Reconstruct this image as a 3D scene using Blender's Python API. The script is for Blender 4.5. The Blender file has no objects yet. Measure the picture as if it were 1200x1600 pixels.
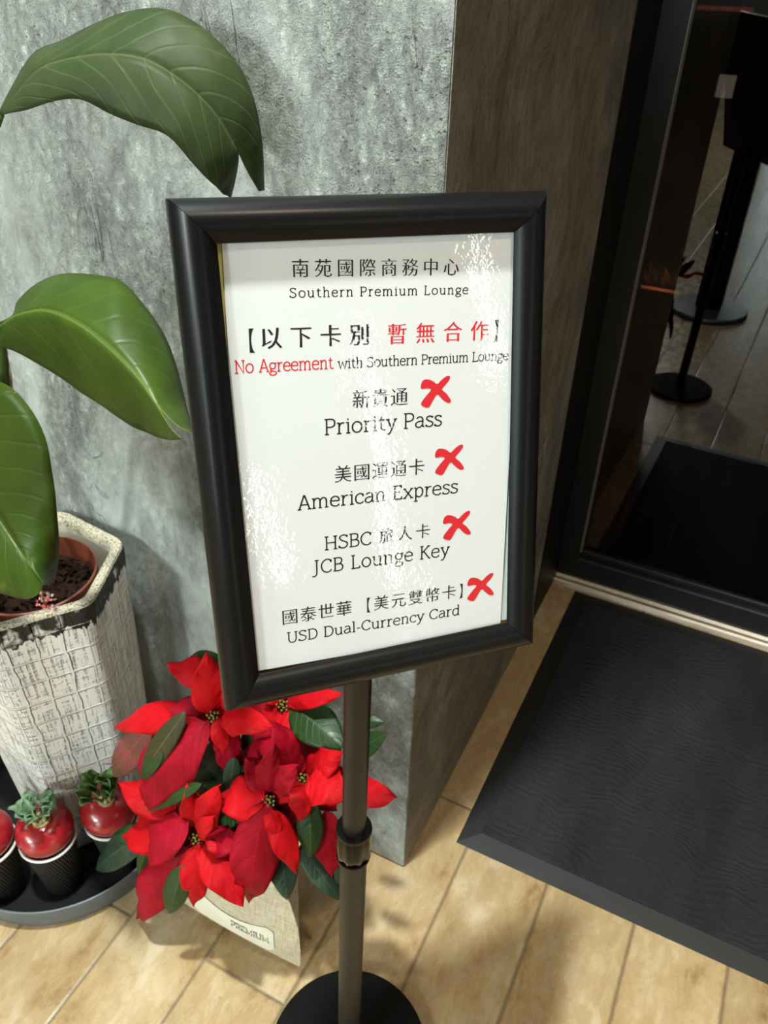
import bpy, math, random
import numpy as np
from mathutils import Vector, Matrix

# ------------------------------------------------------------------ camera, light, exposure
SC = bpy.context.scene
COL = SC.collection
RNG = random.Random(7)
H = 1.12                                    # camera height (m)
FPX = 1255.0
R = np.array([[0.8928977, 0.4498427, 0.0193691],
              [0.2751156, -0.5110160, -0.8143550],
              [-0.3564338, 0.7324644, -0.5800438]])    # rows: right, down, forward
cam = bpy.data.cameras.new('camera')
cam_o = bpy.data.objects.new('camera', cam)
COL.objects.link(cam_o)
mw = Matrix.Identity(4)
for i in range(3):
    mw[i][0] = R[0][i]; mw[i][1] = -R[1][i]; mw[i][2] = -R[2][i]
mw[2][3] = H
cam_o.matrix_world = mw
cam.sensor_fit = 'VERTICAL'
cam.sensor_height = 36.0
cam.lens = FPX / 1600 * 36.0
cam.clip_start = 0.02
cam.dof.use_dof = True
cam.dof.focus_distance = 0.52
cam.dof.aperture_fstop = 18
SC.camera = cam_o
vs = SC.view_settings
vs.view_transform = 'Standard'; vs.look = 'None'; vs.gamma = 1.0; vs.use_curve_mapping = False
vs.exposure = -0.62
world = bpy.data.worlds.new('world'); SC.world = world
world.use_nodes = True
world.node_tree.nodes['Background'].inputs[0].default_value = (0.75, 0.85, 0.9, 1)
world.node_tree.nodes['Background'].inputs[1].default_value = 0.0

WARM = (1.0, 0.83, 0.61)
COOL = (0.92, 1.0, 0.945)
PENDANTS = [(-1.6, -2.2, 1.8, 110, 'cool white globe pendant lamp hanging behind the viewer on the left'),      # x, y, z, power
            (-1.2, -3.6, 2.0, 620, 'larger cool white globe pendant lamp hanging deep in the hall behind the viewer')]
LAMP_GLOW = 25.0
# ceiling downlights: x, y, radius, power, colour, beam spread (deg), label
DOWNLIGHTS = [
    (-2.6, -0.9, 0.13, 6, COOL, 120, 'round cool white ceiling downlight over the left of the lobby'),
    (-0.40, 0.28, 0.05, 42, COOL, 110, 'small cool ceiling downlight close to the slate wall'),
    (0.57, 0.25, 0.05, 8, WARM, 80, 'small warm ceiling downlight above the entrance mat'),
    (0.1, -2.6, 0.14, 4, COOL, 120, 'round cool ceiling downlight far behind the sign'),
    (2.3, -0.5, 0.14, 10, WARM, 110, 'round warm ceiling downlight far to the right of the mat'),
]

# ------------------------------------------------------------------ helpers
def ray(u, v):
    return R.T @ np.array([(u - 600) / FPX, (v - 800) / FPX, 1.0])
def at(u, v, y):                            # point of a pixel on the vertical plane y
    d = ray(u, v); p = d * (y / d[1]); return Vector((p[0], p[1], p[2] + H))
def atz(u, v, z):
    d = ray(u, v); p = d * ((z - H) / d[2]); return Vector((p[0], p[1], z))

def tag(o, label=None, cat=None, group=None, kind=None):
    if label: o['label'] = label
    if cat: o['category'] = cat
    if group: o['group'] = group
    if kind: o['kind'] = kind
    return o
def empty(name, loc):
    o = bpy.data.objects.new(name, None); COL.objects.link(o)
    o.location = loc; o.empty_display_size = 0.05
    return o
def origin(o):
    p = Vector((0, 0, 0))
    while o is not None:
        p += o.location; o = o.parent
    return p
def mk(name, verts, faces, mat, parent=None, smooth=True, uvs=None, loc=None, mats=None, midx=None, autosmooth=None):
    me = bpy.data.meshes.new(name)
    off = origin(parent) if parent else Vector(loc or (0, 0, 0))
    me.from_pydata([tuple(Vector(v) - off) for v in verts], [], faces)
    me.validate(); me.update()
    for m in (mats or [mat]): me.materials.append(m)
    if midx:
        for p, i in zip(me.polygons, midx): p.material_index = i
    if uvs is not None:
        ul = me.uv_layers.new(name='uv')
        for lp in me.loops: ul.data[lp.index].uv = uvs[lp.vertex_index]
    me.shade_smooth() if smooth else me.shade_flat()
    if smooth and autosmooth: me.set_sharp_from_angle(angle=math.radians(autosmooth))
    o = bpy.data.objects.new(name, me); COL.objects.link(o)
    if parent: o.parent = parent
    else: o.location = off
    return o
class MB:
    def __init__(s): s.v = []; s.f = []; s.uv = []
    def add(s, v, f, uv=None):
        b = len(s.v); s.v += [Vector(p) for p in v]; s.f += [[i + b for i in q] for q in f]
        s.uv += uv if uv else [(0, 0)] * len(v)
        return s
    def box(s, a, b, bev=0.0):
        x0, y0, z0 = a; x1, y1, z1 = b
        if bev <= 0:
            v = [(x0,y0,z0),(x1,y0,z0),(x1,y1,z0),(x0,y1,z0),(x0,y0,z1),(x1,y0,z1),(x1,y1,z1),(x0,y1,z1)]
            return s.add(v, [(0,3,2,1),(4,5,6,7),(0,1,5,4),(1,2,6,5),(2,3,7,6),(3,0,4,7)])
        k = bev
        rings = []
        for z, d in ((z0, k), (z0 + k, 0), (z1 - k, 0), (z1, k)):
            rings.append([(x0+k+d if False else x0+d+(0), y0+d, z), (x1-d, y0+d, z), (x1-d, y1-d, z), (x0+d, y1-d, z)])
        v = [p for r in rings for p in r]
        f = [(3,2,1,0), (12,13,14,15)]
        for i in range(3):
            for j in range(4):
                a_, b_ = i*4+j, i*4+(j+1) % 4
                f.append((a_, b_, b_+4, a_+4))
        return s.add(v, f)
    def rings(s, rings, cap0=True, cap1=True, closed=True):
        n = len(rings[0]); v = [p for r in rings for p in r]; f = []
        for i in range(len(rings) - 1):
            for j in range(n if closed else n - 1):
                a_, b_ = i*n+j, i*n+(j+1) % n
                f.append((a_, b_, b_+n, a_+n))
        if cap0: f.append(tuple(reversed(range(n))))
        if cap1: f.append(tuple((len(rings)-1)*n + j for j in range(n)))
        return s.add(v, f)
    def lathe(s, c, prof, n=48, cap0=True, cap1=True, rfun=None):
        rg = []
        for r, z in prof:
            rg.append([(c[0] + r*(rfun(2*math.pi*j/n) if rfun else 1)*math.cos(2*math.pi*j/n),
                        c[1] + r*(rfun(2*math.pi*j/n) if rfun else 1)*math.sin(2*math.pi*j/n), c[2] + z) for j in range(n)])
        return s.rings(rg, cap0, cap1)
    def tube(s, pts, rad, n=12, cap=True):
        pts = [Vector(p) for p in pts]
        rg = []; prev = None
        for i, p in enumerate(pts):
            t = (pts[min(i+1, len(pts)-1)] - pts[max(i-1, 0)]).normalized()
            if prev is None:
                h = Vector((0, 0, 1)) if abs(t.z) < 0.9 else Vector((1, 0, 0))
                x = t.cross(h).normalized()
            else:
                x = (prev - t * prev.dot(t)).normalized()
            prev = x; y = t.cross(x)
            r = rad[i] if isinstance(rad, (list, tuple)) else rad
            rg.append([p + (x*math.cos(2*math.pi*j/n) + y*math.sin(2*math.pi*j/n)) * r for j in range(n)])
        return s.rings(rg, cap, cap)
    def build(s, name, mat, parent=None, **k):
        return mk(name, s.v, s.f, mat, parent, uvs=s.uv, **k)

def spline(pts, n):
    """Catmull-Rom through pts (lists of floats), n samples"""
    P = [np.array(p, float) for p in pts]
    P = [2*P[0]-P[1]] + P + [2*P[-1]-P[-2]]
    out = []
    m = len(P) - 3
    for i in range(n):
        x = i / (n - 1) * m; k = min(int(x), m - 1); t = x - k
        a, b, c, d = P[k:k+4]
        out.append(0.5*((2*b) + (c-a)*t + (2*a-5*b+4*c-d)*t*t + (3*b-a-3*c+d)*t**3))
    return out

# ------------------------------------------------------------------ materials
class NT:
    def __init__(s, name):
        s.m = bpy.data.materials.new(name); s.m.use_nodes = True
        s.t = s.m.node_tree; s.n = s.t.nodes; s.b = s.n['Principled BSDF']
    def node(s, ty, **k):
        nd = s.n.new(ty)
        for a, v in k.items(): setattr(nd, a, v)
        return nd
    def link(s, a, b): s.t.links.new(a, b)
    def coord(s, kind='Object', scale=(1, 1, 1), rot=(0, 0, 0), loc=(0, 0, 0)):
        if kind == 'Position': c = s.node('ShaderNodeNewGeometry').outputs['Position']
        else: c = s.node('ShaderNodeTexCoord').outputs[kind]
        mp = s.node('ShaderNodeMapping'); s.link(c, mp.inputs[0])
        mp.inputs['Scale'].default_value = scale; mp.inputs['Rotation'].default_value = rot; mp.inputs['Location'].default_value = loc
        return mp.outputs[0]
    def noise(s, co, scale, detail=4, rough=0.55, dist=0.0):
        nd = s.node('ShaderNodeTexNoise'); s.link(co, nd.inputs['Vector'])
        nd.inputs['Scale'].default_value = scale; nd.inputs['Detail'].default_value = detail
        nd.inputs['Roughness'].default_value = rough; nd.inputs['Distortion'].default_value = dist
        return nd.outputs['Fac']
    def ramp(s, fac, stops, interp='LINEAR'):
        nd = s.node('ShaderNodeValToRGB'); s.link(fac, nd.inputs[0])
        cr = nd.color_ramp; cr.interpolation = interp
        while len(cr.elements) < len(stops): cr.elements.new(0.5)
        for e, (p, c) in zip(cr.elements, stops):
            e.position = p; e.color = (c[0], c[1], c[2], 1) if not isinstance(c, (int, float)) else (c, c, c, 1)
        return nd.outputs[0]
    def mix(s, fac, a, b, mode='MIX'):
        nd = s.node('ShaderNodeMix', data_type='RGBA', blend_type=mode)
        for sock, v in ((nd.inputs[0], fac), (nd.inputs[6], a), (nd.inputs[7], b)):
            if hasattr(v, 'is_linked'): s.link(v, sock)
            else: sock.default_value = v if isinstance(v, (int, float)) else (*v, 1)
        return nd.outputs[2]
    def math(s, op, a, b=None, c=None):
        nd = s.node('ShaderNodeMath', operation=op)
        for i, v in enumerate((a, b, c)):
            if v is None: continue
            if hasattr(v, 'is_linked'): s.link(v, nd.inputs[i])
            else: nd.inputs[i].default_value = v
        return nd.outputs[0]
    def bump(s, h, dist, strength=1.0, prev=None, sock='Normal'):
        nd = s.node('ShaderNodeBump'); s.link(h, nd.inputs['Height'])
        nd.inputs['Distance'].default_value = dist; nd.inputs['Strength'].default_value = strength
        if prev: s.link(prev, nd.inputs['Normal'])
        if sock: s.link(nd.outputs[0], s.b.inputs[sock])
        return nd.outputs[0]
    def set(s, **k):
        names = dict(color='Base Color', rough='Roughness', metal='Metallic', spec='Specular IOR Level', coat='Coat Weight',
                     coat_rough='Coat Roughness', emit='Emission Color', emit_s='Emission Strength', trans='Transmission Weight', ior='IOR',
                     sss='Subsurface Weight', sheen='Sheen Weight')
        for a, v in k.items():
            sk = s.b.inputs[names[a]]
            if hasattr(v, 'is_linked'): s.link(v, sk)
            elif isinstance(v, tuple): sk.default_value = (*v, 1)
            else: sk.default_value = v
        return s

def plain(name, color, rough=0.5, metal=0.0, vary=0.06, scale=40, bump=0.0, **k):
    t = NT(name); co = t.coord('Object')
    f = t.noise(co, scale)
    lo = tuple(max(0, c*(1-vary)) for c in color); hi = tuple(min(1, c*(1+vary)) for c in color)
    t.set(color=t.ramp(f, [(0.3, lo), (0.7, hi)]), rough=rough, metal=metal, **k)
    if bump: t.bump(f, bump)
    return t.m

def mat_slate(name, c_lo, c_mid, c_hi, crack, fine, rough=0.6, stretch=0.45, SPK=0.9):
    t = NT(name)
    co = t.coord('Position')
    cs = t.coord('Position', scale=(1, 1, stretch), rot=(0, 0.25, 0))
    big = t.noise(cs, 5.0, 6, 0.62, 0.8)
    mid = t.noise(cs, 24, 6, 0.65, 0.4)
    grit = t.noise(co, 560, 2, 0.7)
    mask = t.ramp(t.noise(cs, 3.1, 5, 0.6, 1.5), [(0.42, 0.12), (0.6, 1.0)])
    f = t.math('ADD', t.math('MULTIPLY', big, 0.55), t.math('MULTIPLY', mid, 0.45))
    col = t.ramp(f, [(0.36, c_lo), (0.5, c_mid), (0.64, c_hi)])
    fleck = t.noise(t.coord('Position', scale=(1, 1, 0.75), rot=(0, 0.5, 0)), 105, 6, 0.80, 0.6)
    pit = t.noise(t.coord('Position', loc=(3, 1, 2)), 330, 2, 0.5)
    sp = t.ramp(fleck, [(0.36, (0.52, 0.52, 0.53)), (0.48, (0.86, 0.86, 0.86)), (0.55, (1.05, 1.06, 1.05)), (0.66, (1.75, 1.78, 1.72))])
    pc = t.ramp(pit, [(0.30, (0.25, 0.24, 0.24)), (0.37, (1, 1, 1))])
    sp = t.mix(1.0, sp, pc, 'MULTIPLY')
    col = t.mix(t.math('MULTIPLY', mask, SPK), col, t.mix(1.0, col, sp, 'MULTIPLY'))
    # thin dark clefts that run mostly upright
    wv = t.noise(t.coord('Position', scale=(1, 1, 0.22), rot=(0, 0.15, 0)), 7.5, 5, 0.6, 1.2)
    cr = t.ramp(t.math('ABSOLUTE', t.math('SUBTRACT', wv, 0.53)), [(0.0, 1.0), (0.006, 0.0)])
    crm = t.math('MULTIPLY', cr, t.ramp(t.noise(cs, 8, 2), [(0.5, 0.0), (0.62, 1.0)]))
    col = t.mix(t.math('MULTIPLY', crm, 0.75), col, crack)
    t.set(color=col, rough=rough, spec=0.35)
    hgt = t.math('ADD', t.math('MULTIPLY', big, 1.0), t.math('MULTIPLY', mid, 0.3))
    b1 = t.bump(hgt, 0.024, 0.9, sock=None)
    b2 = t.bump(t.math('MULTIPLY', t.math('ADD', fleck, t.math('MULTIPLY', grit, 0.4)), mask), fine, 1.0, b1, sock=None)
    t.bump(t.math('SUBTRACT', 1.0, crm), 0.002, 0.8, b2)
    return t.m

def mat_tiles():
    t = NT('travertine_tile')
    co = t.coord('Position')
    # planks run away from the viewer: width .1265 m, length .756 m, laid half and half
    sep = t.node('ShaderNodeSeparateXYZ'); t.link(co, sep.inputs[0])
    u = t.math('DIVIDE', t.math('ADD', sep.outputs[0], 0.0555), 0.1265)
    col_i = t.math('FLOOR', u); fu = t.math('FRACT', u)
    odd = t.math('FLOORED_MODULO', t.math('ADD', col_i, 1.0), 2.0)
    v = t.math('ADD', t.math('DIVIDE', t.math('SUBTRACT', sep.outputs[1], 0.376), 0.756), t.math('MULTIPLY', odd, 0.5))
    row_i = t.math('FLOOR', v); fv = t.math('FRACT', v)
    du = t.math('MULTIPLY', t.math('MINIMUM', fu, t.math('SUBTRACT', 1.0, fu)), 0.1265)
    dv = t.math('MULTIPLY', t.math('MINIMUM', fv, t.math('SUBTRACT', 1.0, fv)), 0.756)
    d = t.math('MINIMUM', du, dv)
    joint = t.ramp(d, [(0.0004, 1.0), (0.0010, 0.0)])
    wn = t.node('ShaderNodeTexWhiteNoise', noise_dimensions='2D')
    cmb = t.node('ShaderNodeCombineXYZ'); t.link(col_i, cmb.inputs[0]); t.link(row_i, cmb.inputs[1]); t.link(cmb.outputs[0], wn.inputs[0])
    addv = t.node('ShaderNodeVectorMath', operation='MULTIPLY_ADD')
    t.link(wn.outputs['Color'], addv.inputs[0]); addv.inputs[1].default_value = (7, 7, 7); t.link(co, addv.inputs[2])
    c2 = addv.outputs[0]
    st = t.node('ShaderNodeMapping'); t.link(c2, st.inputs[0]); st.inputs['Scale'].default_value = (1, 0.5, 1)
    n1 = t.noise(st.outputs[0], 11, 7, 0.66, 0.7)
    n2 = t.noise(st.outputs[0], 48, 5, 0.7, 0.3)
    f = t.math('ADD', t.math('MULTIPLY', n1, 0.6), t.math('MULTIPLY', n2, 0.4))
    col = t.ramp(f, [(0.36, (0.27, 0.165, 0.075)), (0.44, (0.39, 0.275, 0.14)), (0.54, (0.45, 0.335, 0.19)), (0.66, (0.56, 0.465, 0.32))])
    tone = t.ramp(wn.outputs['Value'], [(0.0, (0.90, 0.88, 0.86)), (1.0, (1.06, 1.04, 1.0))])
    col = t.mix(1.0, col, tone, 'MULTIPLY')
    pits = t.ramp(t.noise(c2, 75, 2, 0.5), [(0.24, 1.0), (0.29, 0.0)])
    col = t.mix(t.math('MULTIPLY', pits, 0.35), col, (0.2, 0.13, 0.07))
    col = t.mix(t.math('MULTIPLY', joint, 0.8), col, (0.13, 0.10, 0.06))
    t.set(color=col, rough=t.ramp(n2, [(0.3, 0.20), (0.7, 0.34)]), spec=0.5)
    b = t.bump(t.math('SUBTRACT', 1.0, joint), 0.001, 1.0, sock=None)
    t.bump(n2, 0.0012, 0.5, b)
    return t.m

def mat_leaf(name, lo, mid, hi, veins, vein_col, vein_amt, rough, midrib=(0.3, 0.36, 0.12), coat=0.0, blotch=None, sss=0.0, spec=0.22):
    """uv.x runs along the midrib 0..1, uv.y across -1..1"""
    t = NT(name)
    uv = t.node('ShaderNodeTexCoord').outputs['UV']
    sep = t.node('ShaderNodeSeparateXYZ'); t.link(uv, sep.inputs[0])
    ax = t.math('ABSOLUTE', sep.outputs[1])
    co = t.coord('Object')
    n = t.noise(co, 14, 4)
    col = t.ramp(n, [(0.3, lo), (0.5, mid), (0.72, hi)])
    ph = t.math('ADD', t.math('MULTIPLY', sep.outputs[0], veins), t.math('MULTIPLY', t.math('POWER', ax, 1.2), -veins * 0.22))
    ph = t.math('ADD', ph, t.math('MULTIPLY', n, 0.5))
    tri = t.math('ABSOLUTE', t.math('SUBTRACT', t.math('FRACT', ph), 0.5))
    vline = t.ramp(tri, [(0.0, 1.0), (0.10, 0.0)])
    col = t.mix(t.math('MULTIPLY', vline, vein_amt), col, vein_col)
    mr = t.ramp(ax, [(0.018, 1.0), (0.05, 0.0)])
    col = t.mix(t.math('MULTIPLY', mr, 0.75), col, midrib)
    if blotch:
        bl = t.ramp(t.noise(co, 22, 3, 0.6), [(0.62, 0.0), (0.72, 1.0)])
        col = t.mix(t.math('MULTIPLY', bl, 0.45), col, blotch)
    t.set(color=col, rough=rough, spec=spec, coat=coat, coat_rough=0.25)
    if sss:
        t.set(sss=sss); t.b.inputs['Subsurface Radius'].default_value = (0.006, 0.002, 0.001); t.b.inputs['Subsurface Scale'].default_value = 1.0
    b = t.bump(t.math('SUBTRACT', 1.0, vline), 0.0008, 0.35, sock=None)
    t.bump(t.noise(co, 120, 2), 0.0004, 0.5, b)
    return t.m

def mat_poster(name, color):
    t = NT(name)
    co = t.coord('Position')
    t.set(color=color, rough=0.5, spec=0.3, coat=1.0, coat_rough=0.03)
    a = t.noise(co, 270, 1.5, 0.5)
    b = t.noise(co, 14, 2, 0.5)
    h1 = t.bump(b, 0.0016, 0.5, sock=None)
    h2 = t.bump(a, 0.00009, 0.8, h1, sock=None)
    t.link(h2, t.b.inputs['Coat Normal'])
    return t.m

def mat_emit(name, color, strength):
    t = NT(name); t.set(color=color, emit=color, emit_s=strength, rough=0.5)
    return t.m

def mat_glass():
    t = NT('dark_door_glass')
    for nd in list(t.n):
        if nd.type == 'BSDF_PRINCIPLED': t.n.remove(nd)
    out = [nd for nd in t.n if nd.type == 'OUTPUT_MATERIAL'][0]
    tr = t.node('ShaderNodeBsdfTransparent'); tr.inputs[0].default_value = (0.20, 0.18, 0.17, 1)
    gl = t.node('ShaderNodeBsdfGlossy'); gl.inputs[0].default_value = (1, 1, 1, 1); gl.inputs['Roughness'].default_value = 0.0
    lw = t.node('ShaderNodeLayerWeight'); lw.inputs[0].default_value = 0.5
    fac = t.math('ADD', t.math('MULTIPLY', t.math('POWER', lw.outputs['Facing'], 5.0), 0.9), 0.058)
    mx = t.node('ShaderNodeMixShader'); t.link(fac, mx.inputs[0]); t.link(tr.outputs[0], mx.inputs[1]); t.link(gl.outputs[0], mx.inputs[2])
    t.link(mx.outputs[0], out.inputs[0])
    return t.m

M = {}
M['slate'] = mat_slate('pale_slate_veneer', (0.20, 0.207, 0.20), (0.37, 0.40, 0.38), (0.51, 0.56, 0.53), (0.05, 0.05, 0.05), 0.0085)
M['slate_brown'] = mat_slate('brown_slate_veneer', (0.13, 0.115, 0.095), (0.20, 0.18, 0.15), (0.30, 0.275, 0.235), (0.09, 0.08, 0.065), 0.0012, 0.5, 1.0, 0.4)
M['tiles'] = mat_tiles()
M['black_metal'] = plain('black_powder_coat', (0.006, 0.006, 0.0065), 0.30, 0.0, 0.1, 300, spec=0.2)
M['door_black'] = plain('black_door_metal', (0.006, 0.006, 0.006), 0.5, 0.0, 0.2, 30, spec=0.2)
M['stile_black'] = plain('charcoal_door_stile', (0.013, 0.014, 0.015), 0.45, 0.0, 0.2, 30, spec=0.3)
M['gasket'] = plain('grey_gasket', (0.16, 0.15, 0.13), 0.4)
M['alu'] = plain('worn_aluminium', (0.55, 0.48, 0.40), 0.48, 0.6, 0.12, 18)
M['pole_upper'] = plain('satin_black_tube', (0.012, 0.0108, 0.0095), 0.38, 0.0, spec=0.35)
M['pole_lower'] = plain('satin_dark_grey_tube', (0.022, 0.0185, 0.0145), 0.42, 0.0, spec=0.35)
M['dark_chrome'] = plain('dark_chrome', (0.030, 0.029, 0.028), 0.12, 1.0)
M['base_black'] = plain('matt_black_base', (0.004, 0.004, 0.004), 0.75, 0.0, 0.1, 200, spec=0.12)
M['poster'] = mat_poster('laminated_white_paper', (0.66, 0.67, 0.675))
M['ink'] = mat_poster('black_print', (0.012, 0.012, 0.014))
M['ink_red'] = mat_poster('red_print', (0.62, 0.018, 0.028))
M['yellow'] = plain('yellow_paper', (0.72, 0.66, 0.22), 0.5)
M['brown_back'] = plain('brown_hardboard', (0.30, 0.17, 0.06), 0.6)
M['clear'] = None
M['wall_paint'] = plain('dark_grey_wall_paint', (0.10, 0.095, 0.09), 0.7)
M['ceiling'] = plain('dark_ceiling_paint', (0.16, 0.155, 0.15), 0.8)
M['dark_wall'] = plain('dark_room_paint', (0.03, 0.028, 0.026), 0.7)
M['glass'] = mat_glass()

# ------------------------------------------------------------------ the setting
CX, CY = -0.2530, 0.616                      # the outer corner of the slate wall
JY = 1.215                                   # where the side wall meets the door jamb
GY = 1.401                                   # the door glass
def struct(name, mb, mat, **k):
    o = mb.build(name, mat, smooth=False, **k); o['kind'] = 'structure'; return o
struct('floor', MB().box((-4, -7, -0.1), (5, 6, 0)), M['tiles'])
struct('ceiling', MB().box((-4, -7, 2.7), (5, 6, 2.8)), M['ceiling'])
struct('wall_front', MB().box((-4, CY, 0.004), (CX - 0.0012, CY + 0.012, 2.7)), M['slate'])
struct('wall_side', MB().box((CX - 0.013, CY + 0.0012, 0.004), (CX, JY, 2.7)), M['slate_brown'])
struct('wall_core', MB().box((-4, CY + 0.0125, 0), (CX - 0.0135, GY, 2.7)), M['door_black'])
struct('wall_left', MB().box((-4.1, -7, 0), (-4, 6, 2.7)), M['wall_paint'])
struct('wall_right', MB().box((5, -7, 0), (5.1, 6, 2.7)), M['wall_paint'])
struct('wall_back', MB().box((-4, -7.1, 0), (5, -7, 2.7)), M['wall_paint'])
struct('wall_door', MB().box((1.25, JY, 0), (5, GY + 0.06, 2.7)).box((CX, JY, 2.3), (1.25, GY + 0.06, 2.7)), M['slate_brown'])
struct('wall_inner', MB().box((-4, 5.9, 0), (5, 6, 2.7)).box((-1.2, GY + 0.06, 0), (-1.1, 5.9, 2.7)).box((2.2, GY + 0.06, 0), (2.3, 5.9, 2.7)), M['dark_wall'])

# door: jamb, stiles, rails, pane and gasket
door = empty('door_1', (CX, GY, 0)); door['kind'] = 'structure'
def dpart(name, mb, mat):
    o = mb.build(name, mat, door, smooth=False); return o
dpart('jamb', MB().box((CX - 0.05, JY + 0.0005, 0), (CX + 0.002, GY + 0.05, 2.3)), M['door_black'])
SX = -0.2115
dpart('stile', MB().box((CX + 0.0025, GY - 0.027, 0.018), (SX, GY + 0.03, 2.25), 0.003), M['stile_black'])
dpart('stile', MB().box((1.19, GY - 0.027, 0.018), (1.25, GY + 0.03, 2.25), 0.003), M['stile_black'])
dpart('bottom_rail', MB().box((SX, GY - 0.027, 0.018), (1.19, GY + 0.03, 0.066), 0.003).box((SX, GY - 0.012, 0.066), (1.19, GY + 0.014, 0.078), 0.002), M['stile_black'])
dpart('top_rail', MB().box((SX, GY - 0.027, 2.2), (1.19, GY + 0.03, 2.25), 0.003), M['stile_black'])
gx0, gx1, gsk = SX + 0.001, 1.189, 0.015     # the pane hangs about a degree out of square
gm = MB(); gm.rings([[(x, y - gsk * (x - gx0), z) for x, y in ((gx0, GY), (gx1, GY), (gx1, GY + 0.008), (gx0, GY + 0.008))] for z in (0.0785, 2.2)])
dpart('glass_pane', gm, M['glass'])
dpart('gasket', MB().box((SX + 0.0003, GY - 0.022, 0.079), (SX + 0.0028, GY - 0.0005, 2.19)), M['gasket'])
# threshold: an aluminium profile with two ridges
prof = [(1.354, 0.0), (1.356, 0.007), (1.360, 0.010), (1.364, 0.007), (1.372, 0.007), (1.378, 0.011), (1.392, 0.012), (1.398, 0.010), (1.399, 0)]
mb = MB(); mb.rings([[(x, y, z) for y, z in prof] for x in (CX + 0.0025, 1.25)])
struct('trim_1', mb, M['alu'])

# ------------------------------------------------------------------ lamps of the hall, and added ones for glare
def downlight(x, y, r, power, color, spread, label):
    t = tag(empty('ceiling_downlight', (x, y, 2.7)), label, 'ceiling light', 'downlights in the lobby ceiling')
    MB().lathe((x, y, 2.7), [(r*1.0, 0), (r*1.25, -0.001), (r*1.25, -0.012), (r, -0.02), (r, -0.004)], 40, False, False).build('trim_ring', M['ceiling'], t)
    MB().lathe((x, y, 2.7), [(r*0.99, -0.004), (r*0.99, -0.006), (0.001, -0.006)], 40, True, True).build('diffuser', mat_emit('lit_diffuser', color, 6), t)
    li = bpy.data.lights.new('downlight', 'AREA'); li.shape = 'DISK'; li.size = r * 2; li.energy = power; li.color = color; li.spread = math.radians(spread)
    lo = bpy.data.objects.new('downlight', li); COL.objects.link(lo); lo.location = (x, y, 2.675)
for a in DOWNLIGHTS: downlight(*a)

# the glazed end of the hall, lit from outside
def lit_window(name, a, b, color, strength, frame_axis):
    w = empty(name, a); w['kind'] = 'structure'
    MB().box(a, b).build('pane', mat_emit('daylit_pane', color, strength), w, smooth=False)
    return w
lit_window('window_1', (-0.65, -6.99, 0.2), (0.2, -6.96, 2.4), (0.78, 0.97, 1.0), 24.0, 'x')
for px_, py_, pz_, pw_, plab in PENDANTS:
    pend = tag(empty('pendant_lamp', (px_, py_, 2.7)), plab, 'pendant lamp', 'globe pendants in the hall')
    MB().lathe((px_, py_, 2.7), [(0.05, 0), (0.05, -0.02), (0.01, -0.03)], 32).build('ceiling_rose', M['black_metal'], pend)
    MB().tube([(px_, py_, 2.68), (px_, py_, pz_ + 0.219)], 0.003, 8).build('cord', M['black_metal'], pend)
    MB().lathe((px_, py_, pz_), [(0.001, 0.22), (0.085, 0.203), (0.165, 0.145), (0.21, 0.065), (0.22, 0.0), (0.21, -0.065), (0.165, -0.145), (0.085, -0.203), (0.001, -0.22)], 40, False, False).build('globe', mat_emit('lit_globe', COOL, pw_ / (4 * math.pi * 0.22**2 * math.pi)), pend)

# unseen glowing tubes on stands, added to put glare streaks on the laminated sheet
def glare_lamp(x, y, z0, z1, w, strength, label):
    t = tag(empty('glare_lamp', (x, y, 0)), label, 'glare lamp', 'unseen lamps added on the right for glare')
    MB().lathe((x, y, 0), [(0.12, 0), (0.12, 0.012), (0.11, 0.016), (0.02, 0.018)], 48).build('base', M['black_metal'], t, autosmooth=40)
    MB().tube([(x, y, 0.017), (x, y, max(z0, 0.03))], 0.012, 16).build('pole', M['black_metal'], t, autosmooth=40)
    MB().lathe((x, y, 0), [(w/2 - .004, max(z0, 0.03)), (w/2, max(z0, 0.03) + .004), (w/2, z1 - .004), (w/2 - .004, z1)], 24).build('light_tube', mat_emit('lit_tube', (1.0, 0.98, 0.88), strength), t, autosmooth=40)
glare_lamp(3.2, -1.16, 0.05, 1.45, 0.055, LAMP_GLOW, 'slim unseen lamp added for the glare streak down the middle of the notice')
glare_lamp(3.2, -1.92, 0.20, 0.80, 0.045, LAMP_GLOW * 0.8, 'short unseen lamp added for the glare patch on the left half of the notice')
glare_lamp(3.2, -0.45, 1.05, 1.80, 0.050, LAMP_GLOW, 'unseen lamp added for the glare streak in the top right of the notice')

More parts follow.
